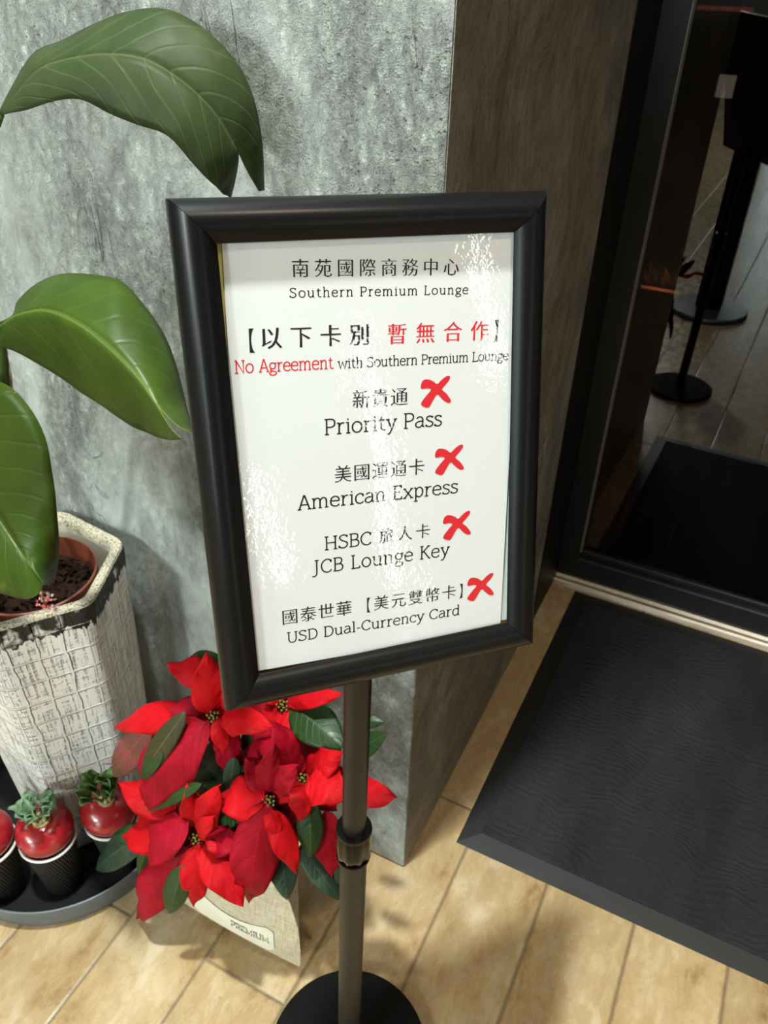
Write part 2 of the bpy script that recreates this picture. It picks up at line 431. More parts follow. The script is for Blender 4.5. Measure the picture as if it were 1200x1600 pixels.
# ------------------------------------------------------------------ entrance mat
mat_o = tag(empty('door_mat', (0.4, 1.02, 0)), 'black ribbed entrance mat with smooth rubber border lying before the glass door', 'mat')
X0, X1, Y0, Y1, BW = -0.2, 1.0, 0.690, 1.348, 0.030
def matt_carpet():
    t = NT('black_carpet_pile')
    co = t.coord('Position')
    w = t.node('ShaderNodeTexWave', wave_type='RINGS'); t.link(t.coord('Position', loc=(-0.2, -0.25, 0)), w.inputs[0])
    w.inputs['Scale'].default_value = 26; w.inputs['Distortion'].default_value = 30; w.inputs['Detail'].default_value = 2; w.inputs['Detail Scale'].default_value = 0.3
    n = t.noise(co, 420, 2)
    dirt = t.noise(t.coord('Position', scale=(1, 0.4, 1), rot=(0, 0, 0.6)), 9, 4, 0.6)
    spk = t.ramp(t.noise(co, 160, 2), [(0.68, 0.0), (0.78, 1.0)])
    col = t.ramp(dirt, [(0.3, (0.012, 0.012, 0.013)), (0.7, (0.028, 0.028, 0.031))])
    col = t.mix(t.math('MULTIPLY', spk, 0.25), col, (0.09, 0.09, 0.09))
    t.set(color=col, rough=0.9, spec=0.25)
    b = t.bump(t.math('MULTIPLY', w.outputs['Fac'], t.ramp(t.noise(co, 30, 3, 0.7), [(0.35, 0.0), (0.65, 1.0)])), 0.0022, 0.7, sock=None)
    t.bump(n, 0.0025, 1.0, b)
    return t.m
mb = MB()
ro = [(X0, Y0, 0), (X1, Y0, 0), (X1, Y1, 0), (X0, Y1, 0)]
def inset(d, z): return [(X0+d, Y0+d, z), (X1-d, Y0+d, z), (X1-d, Y1-d, z), (X0+d, Y1-d, z)]
mb.rings([inset(0, 0), inset(0.0006, 0.0012), inset(BW, 0.0045), inset(BW, 0.0005)], True, True)
mb.build('rubber_border', plain('black_rubber', (0.014, 0.014, 0.015), 0.5), mat_o, smooth=False)
mb = MB(); mb.rings([inset(BW + 0.0003, 0.001), inset(BW + 0.0003, 0.0058), inset(BW + 0.002, 0.0068)], True, True)
mb.build('carpet_field', matt_carpet(), mat_o, smooth=False)

# ------------------------------------------------------------------ the sign stand
ar = np.array([0.686, 0.7260, -0.0470]); ar /= np.linalg.norm(ar)
br_ = np.array([0.1735, -0.222, -0.9595]); br_ -= ar * (ar @ br_); br_ /= np.linalg.norm(br_)
nr = np.cross(ar, br_)
TL = R.T @ (np.array([-0.50353455, -0.80527091, 2.41196895]) * 0.19) + np.array([0, 0, H])
AR, BR_, NR, TLV = Vector(ar), Vector(br_), Vector(nr), Vector(TL)
def S(s, t, h=0.0):                         # metres right, down, towards the viewer from the sheet
    return TLV + AR * s + BR_ * t - NR * h
FOOT = Vector((-0.208, 0.363, 0.0))
stand = tag(empty('sign_stand', FOOT), 'black floor-standing sign holder with a framed white notice of refused cards', 'sign')
PT = S(0, 0, -0.02); 
POLE_TOP = Vector((-0.1977, 0.3682, 0.6622))
def axis(z): return FOOT + (POLE_TOP - FOOT) * (z / POLE_TOP.z)
BRAD = 0.0965
MB().lathe(FOOT, [(BRAD - 0.002, 0), (BRAD, 0.002), (BRAD, 0.009), (BRAD - 0.003, 0.0125), (BRAD*0.5, 0.0135), (0.016, 0.014)], 96).build('base', M['base_black'], stand, autosmooth=40)
MB().tube([axis(0.0138), axis(0.02), axis(0.2), axis(0.437)], 0.0126, 40).build('lower_pole', M['pole_lower'], stand, autosmooth=50)
MB().tube([axis(0.40), axis(0.55), axis(0.682)], 0.0106, 40).build('upper_pole', M['pole_upper'], stand, autosmooth=50)
cz = 0.437
rf = lambda a: 1.0 + 0.035 * math.cos(9 * a)
cm = MB()
for z0, prof in ((cz, [(0.0135, 0.0), (0.0150, 0.003), (0.0158, 0.012), (0.0162, 0.030), (0.0152, 0.038), (0.0140, 0.0385)]),):
    cm.rings([[axis(z0) + Vector((r * rf(2*math.pi*j/54) * math.cos(2*math.pi*j/54), r * rf(2*math.pi*j/54) * math.sin(2*math.pi*j/54), z)) for j in range(54)] for r, z in prof])
collar = cm.build('collar', M['dark_chrome'], stand, autosmooth=50)
MB().lathe(axis(cz), [(0.0138, -0.002), (0.0156, -0.0015), (0.0156, 0.0008), (0.0138, 0.0008)], 48).build('ring', M['black_metal'], collar, autosmooth=40)
MB().lathe(axis(cz + 0.0375), [(0.0112, 0.0), (0.0158, 0.0), (0.0164, 0.002), (0.0160, 0.0045), (0.0112, 0.005)], 48).build('ring', M['black_metal'], collar, autosmooth=40)
# bracket between pole and frame
W_, H_, FW = 0.190, 0.279, 0.0248
bk = MB()
c0 = axis(0.675)
bx = [S(0.075, 0.26, -0.0085), S(0.135, 0.26, -0.0085), S(0.135, 0.302, -0.0085), S(0.075, 0.302, -0.0085)]
bk.rings([bx, [p + NR * 0.004 for p in bx]])
cpl = S(0.105, 0.285, -0.0125)
bk.tube([cpl, (cpl + c0) * 0.5 + Vector((0, 0, 0.004)), c0], 0.010, 16)
bk.build('bracket', M['black_metal'], stand, autosmooth=40)
# backing board with yellow slip behind the sheet
def slab(s0, t0, s1, t1, h0, h1):
    q = [(s0, t0), (s1, t0), (s1, t1), (s0, t1)]
    m = MB(); m.rings([[S(s, t, h0) for s, t in reversed(q)], [S(s, t, h1) for s, t in reversed(q)]]); return m
slab(-FW + 0.002, -FW + 0.002, W_ + FW - 0.002, H_ + FW - 0.002, -0.0085, -0.0045).build('back_panel', M['black_metal'], stand, smooth=False)
backing = slab(-0.010, -0.010, W_ + 0.010, H_ + 0.010, -0.0043, -0.0022).build('backing_board', M['brown_back'], stand, smooth=False)
slab(-0.009, -0.009, W_ + 0.009, H_ + 0.0002, -0.0021, -0.0019).build('under_sheet', plain('pale_blue_sheet', (0.66, 0.72, 0.72), 0.4), backing, smooth=False)
# the sheet sits about two degrees askew in its frame
ANG = math.radians(2.2)
def rot(s, t): return (s * math.cos(ANG) - t * math.sin(ANG), s * math.sin(ANG) + t * math.cos(ANG))
def sheet_pt(s, t): r = rot(s, t); return (r[0] + 0.0032, r[1] - 0.0010)
q = [sheet_pt(s, t) for s, t in ((0, -0.0125), (0.1935, -0.0165), (0.1935, 0.2785), (0, 0.2785))]
ys = [sheet_pt(s_, t_) for s_, t_ in ((-0.0060, -0.012), (0.1943, -0.016), (0.1943, 0.2785), (-0.0060, 0.2785))]
ym = MB(); ym.rings([[S(s_, t_, -0.0018) for s_, t_ in reversed(ys)], [S(s_, t_, -0.0012) for s_, t_ in reversed(ys)]])
ym.build('yellow_slip', M['yellow'], backing, smooth=False)
pm = MB(); pm.rings([[S(s, t, -0.0010) for s, t in reversed(q)], [S(s, t, 0.0) for s, t in reversed(q)]])
poster = pm.build('poster', M['poster'], stand, smooth=False)
poster['label'] = 'laminated white notice sheet'
# snap frame rails: rounded profile swept around the opening with mitred corners
prof = [(0.0, 0.0022), (0.0004, 0.0034), (0.003, 0.0052), (0.0055, 0.0074), (0.0085, 0.0089), (0.0115, 0.0094), (0.0145, 0.0091),
        (0.0175, 0.0080), (0.0200, 0.0062), (0.0222, 0.0040), (0.0237, 0.0016), (0.0246, -0.0012), (0.0248, -0.0035), (0.0248, -0.0085), (0.0225, -0.0085), (0.0205, -0.0043), (0.0110, 0.0030), (0.003, 0.0022)]
corners = [(0, 0, -1, -1), (W_, 0, 1, -1), (W_, H_, 1, 1), (0, H_, -1, 1)]
for k in range(4):
    c0_, c1_ = corners[k], corners[(k + 1) % 4]
    along = np.array([c1_[0] - c0_[0], c1_[1] - c0_[1]]); along = along / np.linalg.norm(along) * 0.00018
    r0 = [S(c0_[0] + c0_[2]*w + along[0], c0_[1] + c0_[3]*w + along[1], h) for w, h in prof]
    r1 = [S(c1_[0] + c1_[2]*w - along[0], c1_[1] + c1_[3]*w - along[1], h) for w, h in prof]
    m = MB(); m.rings([r0, r1]); m.build('frame_rail', M['black_metal'], stand, autosmooth=35)

# ---- lettering
def polybuf(): return MB()
def stroke(mb, pts, w, tf):
    P = [np.array(p, float) for p in pts]
    n = len(P)
    L, Rr = [], []
    for i in range(n):
        d0 = P[i] - P[i-1] if i > 0 else P[1] - P[0]
        d1 = P[i+1] - P[i] if i < n-1 else P[-1] - P[-2]
        d0 = d0 / (np.linalg.norm(d0) + 1e-9); d1 = d1 / (np.linalg.norm(d1) + 1e-9)
        n0 = np.array([-d0[1], d0[0]]); n1 = np.array([-d1[1], d1[0]])
        m = n0 + n1; m /= (np.linalg.norm(m) + 1e-9)
        k = min(1.0 / max(0.35, float(m @ n0)), 2.0)
        L.append(P[i] + m * w / 2 * k); Rr.append(P[i] - m * w / 2 * k)
    v = [tf(p) for p in L + Rr]
    mb.add(v, [(i, i + n, i + n + 1, i + 1) for i in range(n - 1)])
def c(*pts): return [tuple(p) for p in spline(pts, max(8, 5 * len(pts)))]
def ell(cx, cy, rx, ry): return [(cx + rx*math.cos(2*math.pi*i/24), cy + ry*math.sin(2*math.pi*i/24)) for i in range(25)]
def sf(x0, x1, y): return [(x0, y), (x1, y)]
ST = [(.53, .84), (.45, .96), (.29, 1.0), (.12, .93), (.08, .76), (.2, .6), (.38, .5), (.53, .38), (.54, .18), (.42, .03), (.25, 0), (.1, .06), (.04, .2)]
GL = {
 'S': (.66, [c(*ST), [(.53, .82), (.53, 1.0)], [(.04, .2), (.04, .01)]]),
 's': (.50, [c(*[(x*.78+.02, y*.68) for x, y in ST]), [(.43, .56), (.43, .68)], [(.05, .13), (.05, .01)]]),
 'o': (.66, [ell(.32, .34, .27, .34)]),
 'u': (.68, [[(.0, .66), (.12, .66)], c((.12, .68), (.12, .26), (.16, .08), (.28, .0), (.42, .05), (.52, .2)), [(.40, .66), (.52, .66), (.52, 0), (.62, 0)]]),
 't': (.46, [c((.18, .92), (.18, .6), (.18, .2), (.23, .04), (.33, 0), (.43, .04)), sf(.03, .40, .66)]),
 'h': (.68, [[(.02, 1.06), (.13, 1.06), (.13, 0)], sf(.02, .24, 0), c((.13, .46), (.23, .62), (.36, .68), (.48, .61), (.51, .44), (.51, .2), (.51, 0)), sf(.40, .62, 0)]),
 'n': (.68, [[(.02, .66), (.13, .66), (.13, 0)], sf(.02, .24, 0), c((.13, .46), (.23, .62), (.36, .68), (.48, .61), (.51, .44), (.51, .2), (.51, 0)), sf(.40, .62, 0)]),
 'm': (1.04, [[(.02, .66), (.13, .66), (.13, 0)], sf(.02, .24, 0), c((.13, .46), (.22, .62), (.33, .68), (.45, .61), (.49, .44), (.49, .2), (.49, 0)), sf(.39, .59, 0),
              c((.49, .46), (.58, .62), (.69, .68), (.82, .61), (.86, .44), (.86, .2), (.86, 0)), sf(.76, .97, 0)]),
 'e': (.60, [[(.05, .37), (.54, .37)], c((.54, .37), (.49, .58), (.3, .68), (.11, .58), (.04, .34), (.1, .1), (.31, 0), (.45, .03), (.54, .12))]),
 'r': (.48, [[(.02, .66), (.14, .66), (.14, 0)], sf(.02, .27, 0), c((.14, .42), (.22, .6), (.34, .67), (.44, .64))]),
 'P': (.64, [[(.0, 1), (.11, 1), (.11, 0)], sf(.0, .24, 0), c((.11, 1), (.35, 1), (.52, .92), (.57, .74), (.52, .56), (.35, .47), (.11, .47))]),
 'i': (.31, [[(.02, .66), (.15, .66), (.15, 0)], sf(.03, .27, 0), [(.14, .88), (.14, .97)]]),
 'l': (.31, [[(.02, 1.06), (.15, 1.06), (.15, 0)], sf(.03, .27, 0)]),
 'L': (.60, [[(.12, 1), (.12, 0)], sf(.0, .24, 1), [(0, 0), (.53, 0), (.53, .16)]]),
 'g': (.60, [ell(.28, .44, .22, .235), [(.42, .60), (.58, .66)], c((.18, .24), (.11, .14), (.17, .05), (.38, .01), (.53, -.07), (.5, -.22), (.3, -.3), (.1, -.26), (.04, -.14), (.14, -.02), (.24, .03))]),
 'N': (.78, [[(.0, 1), (.12, 1), (.64, 0), (.64, 1)], [(.12, 1), (.12, 0)], sf(.0, .24, 0), sf(.52, .76, 1)]),
 'A': (.76, [[(.08, 0), (.36, 1), (.40, 1), (.68, 0)], sf(.17, .58, .33), sf(-.02, .2, 0), sf(.56, .78, 0)]),
 'w': (.92, [[(.08, .66), (.25, 0), (.45, .62), (.64, 0), (.82, .66)], sf(-.01, .19, .66), sf(.72, .92, .66)]),
 'y': (.62, [[(.08, .66), (.31, .02)], [(.54, .66), (.31, .02), (.22, -.2), (.12, -.29), (.02, -.28)], sf(-.02, .2, .66), sf(.44, .64, .66)]),
 'a': (.60, [c((.09, .58), (.25, .68), (.40, .64), (.47, .5), (.47, .3), (.47, .1), (.56, 0)), c((.47, .40), (.26, .38), (.08, .29), (.06, .1), (.2, 0), (.35, .04), (.47, .17))]),
 'c': (.54, [c((.48, .50), (.43, .64), (.28, .68), (.1, .57), (.04, .34), (.1, .1), (.28, 0), (.42, .04), (.50, .12)), [(.48, .48), (.48, .66)]]),
 'E': (.62, [[(.11, 1), (.11, 0)], [(0, 1), (.51, 1), (.51, .84)], sf(.11, .42, .53), [(0, 0), (.54, 0), (.54, .17)]]),
 'x': (.62, [[(.08, .66), (.52, 0)], [(.52, .66), (.08, 0)], sf(.0, .18, .66), sf(.43, .61, .66), sf(-.01, .17, 0), sf(.43, .62, 0)]),
 'p': (.64, [[(.02, .66), (.13, .66), (.13, -.29)], sf(.02, .26, -.29), c((.13, .48), (.25, .65), (.4, .68), (.53, .55), (.56, .34), (.5, .12), (.36, 0), (.22, .04), (.13, .16))]),
 'H': (.84, [[(.12, 1), (.12, 0)], [(.66, 1), (.66, 0)], sf(.12, .66, .52), sf(0, .24, 1), sf(0, .24, 0), sf(.54, .78, 1), sf(.54, .78, 0)]),
 'B': (.68, [[(.0, 1), (.11, 1), (.11, 0), (0, 0)], c((.11, 1), (.33, 1), (.49, .93), (.53, .77), (.48, .6), (.33, .53), (.11, .53)), c((.33, .53), (.52, .46), (.59, .27), (.53, .08), (.35, 0), (.11, 0))]),
 'C': (.74, [c((.64, .76), (.58, .92), (.42, 1.0), (.2, .9), (.06, .66), (.05, .4), (.16, .12), (.38, 0), (.56, .05), (.67, .18)), [(.64, .74), (.64, .96)]]),
 'J': (.44, [c((.24, 1), (.24, .6), (.24, .1), (.2, -.12), (.08, -.22), (-.04, -.2)), sf(.12, .37, 1)]),
 'K': (.72, [[(.12, 1), (.12, 0)], sf(0, .24, 1), sf(0, .24, 0), [(.58, 1), (.13, .46)], [(.26, .6), (.62, 0), (.72, 0)], sf(.48, .68, 1)]),
 'U': (.80, [c((.12, 1), (.12, .6), (.12, .3), (.2, .06), (.39, -.01), (.57, .06), (.65, .3), (.65, .6), (.65, 1)), sf(0, .24, 1), sf(.53, .77, 1)]),
 'D': (.78, [[(.0, 1), (.12, 1), (.12, 0), (0, 0)], c((.12, 1), (.36, 1), (.58, .88), (.68, .6), (.67, .35), (.56, .1), (.34, 0), (.12, 0))]),
 'd': (.66, [[(.40, 1.06), (.51, 1.06), (.51, 0), (.62, 0)], c((.51, .5), (.4, .66), (.27, .68), (.1, .56), (.05, .34), (.1, .11), (.25, 0), (.4, .05), (.51, .2))]),
 '-': (.38, [sf(.05, .31, .33)]),
 ' ': (.36, []), 'M': (.92, [[(.12, 0), (.12, 1), (.44, .1), (.76, 1), (.76, 0)], sf(0, .24, 0), sf(.64, .88, 0)]),
 'R': (.70, [[(.0, 1), (.11, 1), (.11, 0)], sf(.0, .24, 0), c((.11, 1), (.35, 1), (.52, .92), (.57, .74), (.52, .56), (.35, .49), (.11, .49)), [(.34, .49), (.6, 0), (.68, 0)]]),
 'I': (.32, [[(.14, 1), (.14, 0)], sf(.02, .27, 1), sf(.02, .27, 0)]),
}
HL = 0.00012
for k_ in 'outhrnmeilgwyacxpsd':
    GL[k_] = (GL[k_][0], [[(x, y * 1.06 if y <= 0.7 else y) for x, y in st] for st in GL[k_][1]])
def latin(mb, text, s0, s1, t0, cap, wt=0.075, track=0.0, tf=None):
    """write text from s0 to s1 (m, frame coords at the left baseline t0), following the sheet's own tilt"""
    adv = [GL[ch][0] + track for ch in text]
    width = sum(adv) - track - 0.06
    xs = (s1 - s0) / width
    def place(p):
        x, y = p[0] * xs, p[1] * cap
        ca, sa = math.cos(ANG), math.sin(ANG)
        return S(s0 + x*ca + y*sa, t0 + x*sa - y*ca, HL)
    x = 0.0
    for ch, a_ in zip(text, adv):
        for st in GL[ch][1]:
            stroke(mb, [(px + x, py) for px, py in st], wt, tf or place)
        x += a_
    return mb
_cjk = {}
def cjk_glyph(ch, bold=0.0):
    if (ch, bold) in _cjk: return _cjk[(ch, bold)]
    cu = bpy.data.curves.new('glyph', 'FONT'); cu.body = ch; cu.resolution_u = 4
    ob = bpy.data.objects.new('glyph', cu); COL.objects.link(ob)
    dg = bpy.context.evaluated_depsgraph_get()
    ev = ob.evaluated_get(dg); me = ev.to_mesh()
    V = np.array([v.co[:2] for v in me.vertices]); F = [tuple(p.vertices) for p in me.polygons]
    ev.to_mesh_clear(); bpy.data.objects.remove(ob); bpy.data.curves.remove(cu)
    # merge doubled outline points
    key = {}; idx = []; VV = []
    for p in V:
        k = (round(p[0], 4), round(p[1], 4))
        if k not in key: key[k] = len(VV); VV.append(p)
        idx.append(key[k])
    F = [tuple(dict.fromkeys(idx[i] for i in f)) for f in F]; F = [f for f in F if len(f) > 2]
    VV = np.array(VV)
    # song style: thin the level strokes, keep the upright ones
    cnt = {}
    for f in F:
        ar_ = sum(VV[f[i]][0]*VV[f[(i+1) % len(f)]][1] - VV[f[(i+1) % len(f)]][0]*VV[f[i]][1] for i in range(len(f)))
        g = f if ar_ > 0 else f[::-1]
        for i in range(len(g)):
            cnt[(g[i], g[(i+1) % len(g)])] = 1
    nrm = np.zeros_like(VV)
    for (i, j) in cnt:
        if (j, i) in cnt: continue
        d = VV[j] - VV[i]; l = np.linalg.norm(d)
        if l < 1e-6: continue
        n_ = np.array([d[1], -d[0]]) / l
        nrm[i] += n_; nrm[j] += n_
    ln = np.linalg.norm(nrm, axis=1, keepdims=True); nrm = nrm / np.maximum(ln, 1e-6)
    VV = VV.copy(); VV[:, 1] -= np.sign(nrm[:, 1]) * (np.abs(nrm[:, 1]) > 0.4) * (0.014 - bold * 0.3)
    VV[:, 0] += np.sign(nrm[:, 0]) * (np.abs(nrm[:, 0]) > 0.5) * (0.008 + bold)
    _cjk[(ch, bold)] = (VV, F)
    return _cjk[(ch, bold)]
def cjk(mb, text, s0, s1, t0, hgt, bold=0.0):
    """text from the left ink edge s0 to the right ink edge s1, t0 the bottom of the ink at the left"""
    n = len(text); em = hgt / 0.92
    gw = em * 0.90
    step = (s1 - s0 - gw) / max(1, n - 1)
    ca, sa = math.cos(ANG), math.sin(ANG)
    for i, ch in enumerate(text):
        if ch == ' ': continue
        V, F = cjk_glyph(ch, bold)
        vs_ = []
        for p in V:
            x = i * step + (p[0] - 0.05) * em * 0.98; y = (p[1] + 0.08) * em
            vs_.append(S(s0 + x*ca + y*sa, t0 + x*sa - y*ca, HL))
        mb.add(vs_, F)
    return mb
def bracket(mb, ch, s0, w, t_bot, hgt):
    V, F = cjk_glyph(ch); V = V.copy()
    V -= V.min(axis=0); V /= V.max(axis=0)
    ca, sa = math.cos(ANG), math.sin(ANG)
    mb.add([S(s0 + p[0]*w*ca + p[1]*hgt*sa, t_bot + p[0]*w*sa - p[1]*hgt*ca, HL) for p in V], F)
    return mb
mm = 0.001
def letter(mb, mat, label=None):
    return mb.build('lettering', mat, poster, smooth=False)
letter(cjk(MB(), '南苑國際商務中心', 43.0*mm, 152.0*mm, 20.6*mm, 10.6*mm), M['ink'])
letter(latin(MB(), 'Southern Premium Lounge', 40.5*mm, 158.5*mm, 32.0*mm, 5.3*mm, 0.10, 0.13), M['ink'])
m = cjk(MB(), '以下卡別', 20.6*mm, 90.0*mm, 61.2*mm, 13.2*mm, 0.012)
letter(bracket(MB(), '【', 13.6*mm, 3.2*mm, 62.9*mm, 14.6*mm), M['ink']); letter(bracket(MB(), '】', 177.2*mm, 3.2*mm, 68.9*mm, 14.6*mm), M['ink'])
letter(m, M['ink'])
letter(cjk(MB(), '暫無合作', 102.4*mm, 173.4*mm, 64.7*mm, 13.0*mm, 0.008), M['ink_red'])
letter(latin(MB(), 'No Agreement', 3.6*mm, 65.2*mm, 74.2*mm, 7.4*mm, 0.10), M['ink_red'])
letter(latin(MB(), 'with Southern Premium Lounge', 68.2*mm, 188.6*mm, 76.9*mm, 6.0*mm, 0.10), M['ink'])
letter(cjk(MB(), '新貴通', 76.8*mm, 114.8*mm, 103.6*mm, 12.0*mm), M['ink'])
letter(latin(MB(), 'Priority Pass', 57.2*mm, 138.6*mm, 118.4*mm, 9.8*mm, 0.092, 0.03), M['ink'])
letter(cjk(MB(), '美國運通卡', 62.2*mm, 125.8*mm, 151.6*mm, 11.6*mm), M['ink'])
letter(latin(MB(), 'American Express', 36.0*mm, 150.3*mm, 166.4*mm, 9.4*mm, 0.092, 0.03), M['ink'])
m = latin(MB(), 'HSBC', 52.4*mm, 85.4*mm, 197.4*mm, 9.2*mm, 0.092, 0.02)
letter(cjk(m, '旅人卡', 91.5*mm, 129.2*mm, 199.4*mm, 10.8*mm), M['ink'])
letter(latin(MB(), 'JCB Lounge Key', 43.2*mm, 143.5*mm, 213.2*mm, 9.4*mm, 0.092, 0.05), M['ink'])
m = cjk(MB(), '國泰世華', 19.4*mm, 69.0*mm, 247.0*mm, 11.4*mm)
bracket(m, '【', 80.2*mm, 2.6*mm, 249.8*mm, 11.6*mm); bracket(m, '】', 151.6*mm, 2.6*mm, 252.7*mm, 11.6*mm)
letter(cjk(m, '美元雙幣卡', 85.6*mm, 149.0*mm, 249.4*mm, 11.2*mm), M['ink'])
letter(latin(MB(), 'USD Dual-Currency Card', 21.9*mm, 151.7*mm, 260.8*mm, 7.5*mm, 0.10, 0.03), M['ink'])
XO = [(440,72),(455,62),(480,66),(502,78),(522,94),(548,72),(572,57),(590,56),(594,66),(586,82),(566,105),(548,126),(562,142),(578,160),(596,190),(596,203),(584,206),(568,198),(546,177),(522,152),(500,180),(478,215),(462,219),(442,209),(432,197),(440,178),(464,150),(488,122),(466,112),(440,113),(432,104),(434,88)]
for cx_, cy_ in ((135.0, 98.3), (144.5, 146.4), (150.0, 195.5), (169.0, 247.0)):
    pts = []
    for x, y in XO:
        px, py = (x - 514) / 165 * 21.6, (y - 137) / 163 * 19.6
        pts.append((px, py))
    sm = [tuple(p) for p in spline(pts + [pts[0]], 97)][:-1]
    cpt = (0.0, 0.0)
    mbx = MB()
    mbx.add([S((cx_ + px) * mm, (cy_ + py) * mm, HL * 1.5) for px, py in sm], [tuple(reversed(range(len(sm))))])
    mbx.build('red_cross', M['ink_red'], poster, smooth=False)

# ------------------------------------------------------------------ hexagonal ceramic planter
PC = Vector((-0.734, 0.496, 0.0)); YAW = 0.93
def hexring(r, z, n=8, rnd=0.12, jit=0.0):
    V = [Vector((math.cos(YAW - k*math.pi/3), math.sin(YAW - k*math.pi/3), 0)) * r for k in range(6)]
    out = []
    for k in range(6):
        a_, b_, p_ = V[k], V[(k+1) % 6], V[k-1]
        # rounded corner at a_, then straight part
        s0 = a_ + (p_ - a_) * rnd; s1 = a_ + (b_ - a_) * rnd
        for i in range(n):
            t = i / (n - 1)
            out.append((1-t)**2 * s0 + 2*t*(1-t) * a_ + t*t * s1)
        nx = b_ + (a_ - b_) * rnd
        for i in range(1, 10):
            out.append(s1 + (nx - s1) * (i / 10))
    return [PC + p + Vector((0, 0, z)) for p in reversed(out)]
def mat_pot():
    t = NT('white_glazed_ceramic')
    co = t.coord('Position')
    sep = t.node('ShaderNodeSeparateXYZ'); t.link(co, sep.inputs[0])
    uvn = t.node('ShaderNodeTexCoord').outputs['UV']
    su = t.node('ShaderNodeSeparateXYZ'); t.link(uvn, su.inputs[0])
    wob = t.noise(co, 30, 3)
    uu = t.math('ADD', t.math('MULTIPLY', su.outputs[0], 30.0), t.math('MULTIPLY', wob, 0.35))
    vv = t.math('ADD', t.math('MULTIPLY', su.outputs[1], 13.0), t.math('MULTIPLY', wob, 0.12))
    gu = t.math('ABSOLUTE', t.math('SUBTRACT', t.math('FRACT', uu), 0.5))
    gv = t.math('ABSOLUTE', t.math('SUBTRACT', t.math('FRACT', vv), 0.5))
    ridge = t.math('MAXIMUM', t.ramp(gu, [(0.425, 0.0), (0.47, 1.0)]), t.ramp(gv, [(0.44, 0.0), (0.475, 1.0)]))
    # scratched combing inside every cell
    comb = t.noise(t.coord('UV', scale=(240, 7, 1)), 1.0, 3, 0.6)
    comb2 = t.noise(t.coord('UV', scale=(20, 120, 1)), 1.0, 3, 0.6)
    pock = t.noise(co, 330, 2)
    groove = t.ramp(t.math('ADD', t.math('MULTIPLY', comb, 0.5), t.math('ADD', t.math('MULTIPLY', comb2, 0.3), t.math('MULTIPLY', pock, 0.2))), [(0.39, 1.0), (0.48, 0.0)])
    groove = t.math('MULTIPLY', groove, t.math('SUBTRACT', 1.0, ridge))
    col = t.mix(t.math('MULTIPLY', groove, 0.68), (0.88, 0.88, 0.85), (0.32, 0.30, 0.24))
    # black glaze band under the rim with drips
    dr = t.noise(t.coord('UV', scale=(60, 0.6, 1)), 1.0, 3, 0.7)
    lim = t.math('ADD', 0.962, t.math('MULTIPLY', dr, -0.11))
    band = t.math('MULTIPLY', t.math('GREATER_THAN', su.outputs[1], lim), t.math('LESS_THAN', su.outputs[1], 0.962))
    pat = t.ramp(t.noise(co, 28, 3), [(0.33, 0.0), (0.42, 1.0)])
    col = t.mix(t.math('MULTIPLY', band, pat), col, (0.015, 0.017, 0.016))
    # lip: cream speckled with brown-black
    lip = t.math('GREATER_THAN', su.outputs[1], 0.962)
    spk = t.ramp(t.noise(co, 380, 3, 0.6), [(0.36, (0.10, 0.085, 0.06)), (0.46, (0.40, 0.35, 0.25)), (0.60, (0.58, 0.53, 0.42))])
    col = t.mix(t.math('MULTIPLY', ridge, 0.8), col, t.mix(t.math('MULTIPLY', band, pat), (0.88, 0.88, 0.85), (0.02, 0.02, 0.02)))
    col = t.mix(lip, col, spk)
    t.set(color=col, rough=0.38, spec=0.5)
    hh = t.math('SUBTRACT', ridge, t.math('MULTIPLY', groove, 0.6))
    t.bump(t.math('MULTIPLY', hh, t.math('SUBTRACT', 1.0, lip)), 0.0040, 1.0)
    return t.m
planter = tag(empty('planter', PC), 'tall white hexagonal ceramic planter with netted ridges and black speckled rim', 'planter')
ZT = 0.478
ZB = 0.0165
rows = [(0.096, ZB, 0.0), (0.099, ZB + 0.006, 0.01)]
for i in range(1, 15):
    f = i / 14
    rows.append((0.099 + (0.1210 - 0.099) * f, ZB + 0.006 + (0.452 - ZB - 0.006) * f, 0.01 + 0.91 * f))
rows += [(0.1215, 0.458, 0.942), (0.1222, 0.466, 0.955), (0.1216, 0.474, 0.960), (0.1196, 0.4785, 0.970), (0.1092, ZT + 0.0015, 0.98), (0.1062, 0.4765, 0.99), (0.1045, 0.466, 1.0)]
mb = MB(); vs_, uv_ = [], []
rg = [hexring(r, z) for r, z, v in rows]; nn = len(rg[0])
for (r, z, v), g in zip(rows, rg):
    vs_ += g; uv_ += [(abs(2 * j / nn - 1) if False else j / nn, v) for j in range(nn)]
fc = [(i*nn + j, i*nn + (j+1) % nn, (i+1)*nn + (j+1) % nn, (i+1)*nn + j) for i in range(len(rows)-1) for j in range(nn)]
fc.append(tuple(reversed(range(nn))))
fc.reverse()
mb.add(vs_, fc, uv_)
mb.build('body', mat_pot(), planter, autosmooth=60)
mb = MB(); mb.rings([hexring(0.1045, 0.466), hexring(0.100, 0.44), hexring(0.092, 0.30), hexring(0.086, 0.03)], False, True)
inn = mb.build('inner_wall', plain('cream_glaze', (0.50, 0.46, 0.38), 0.3, 0, 0.25, 14), planter, autosmooth=60)
for p in inn.data.polygons: p.flip()

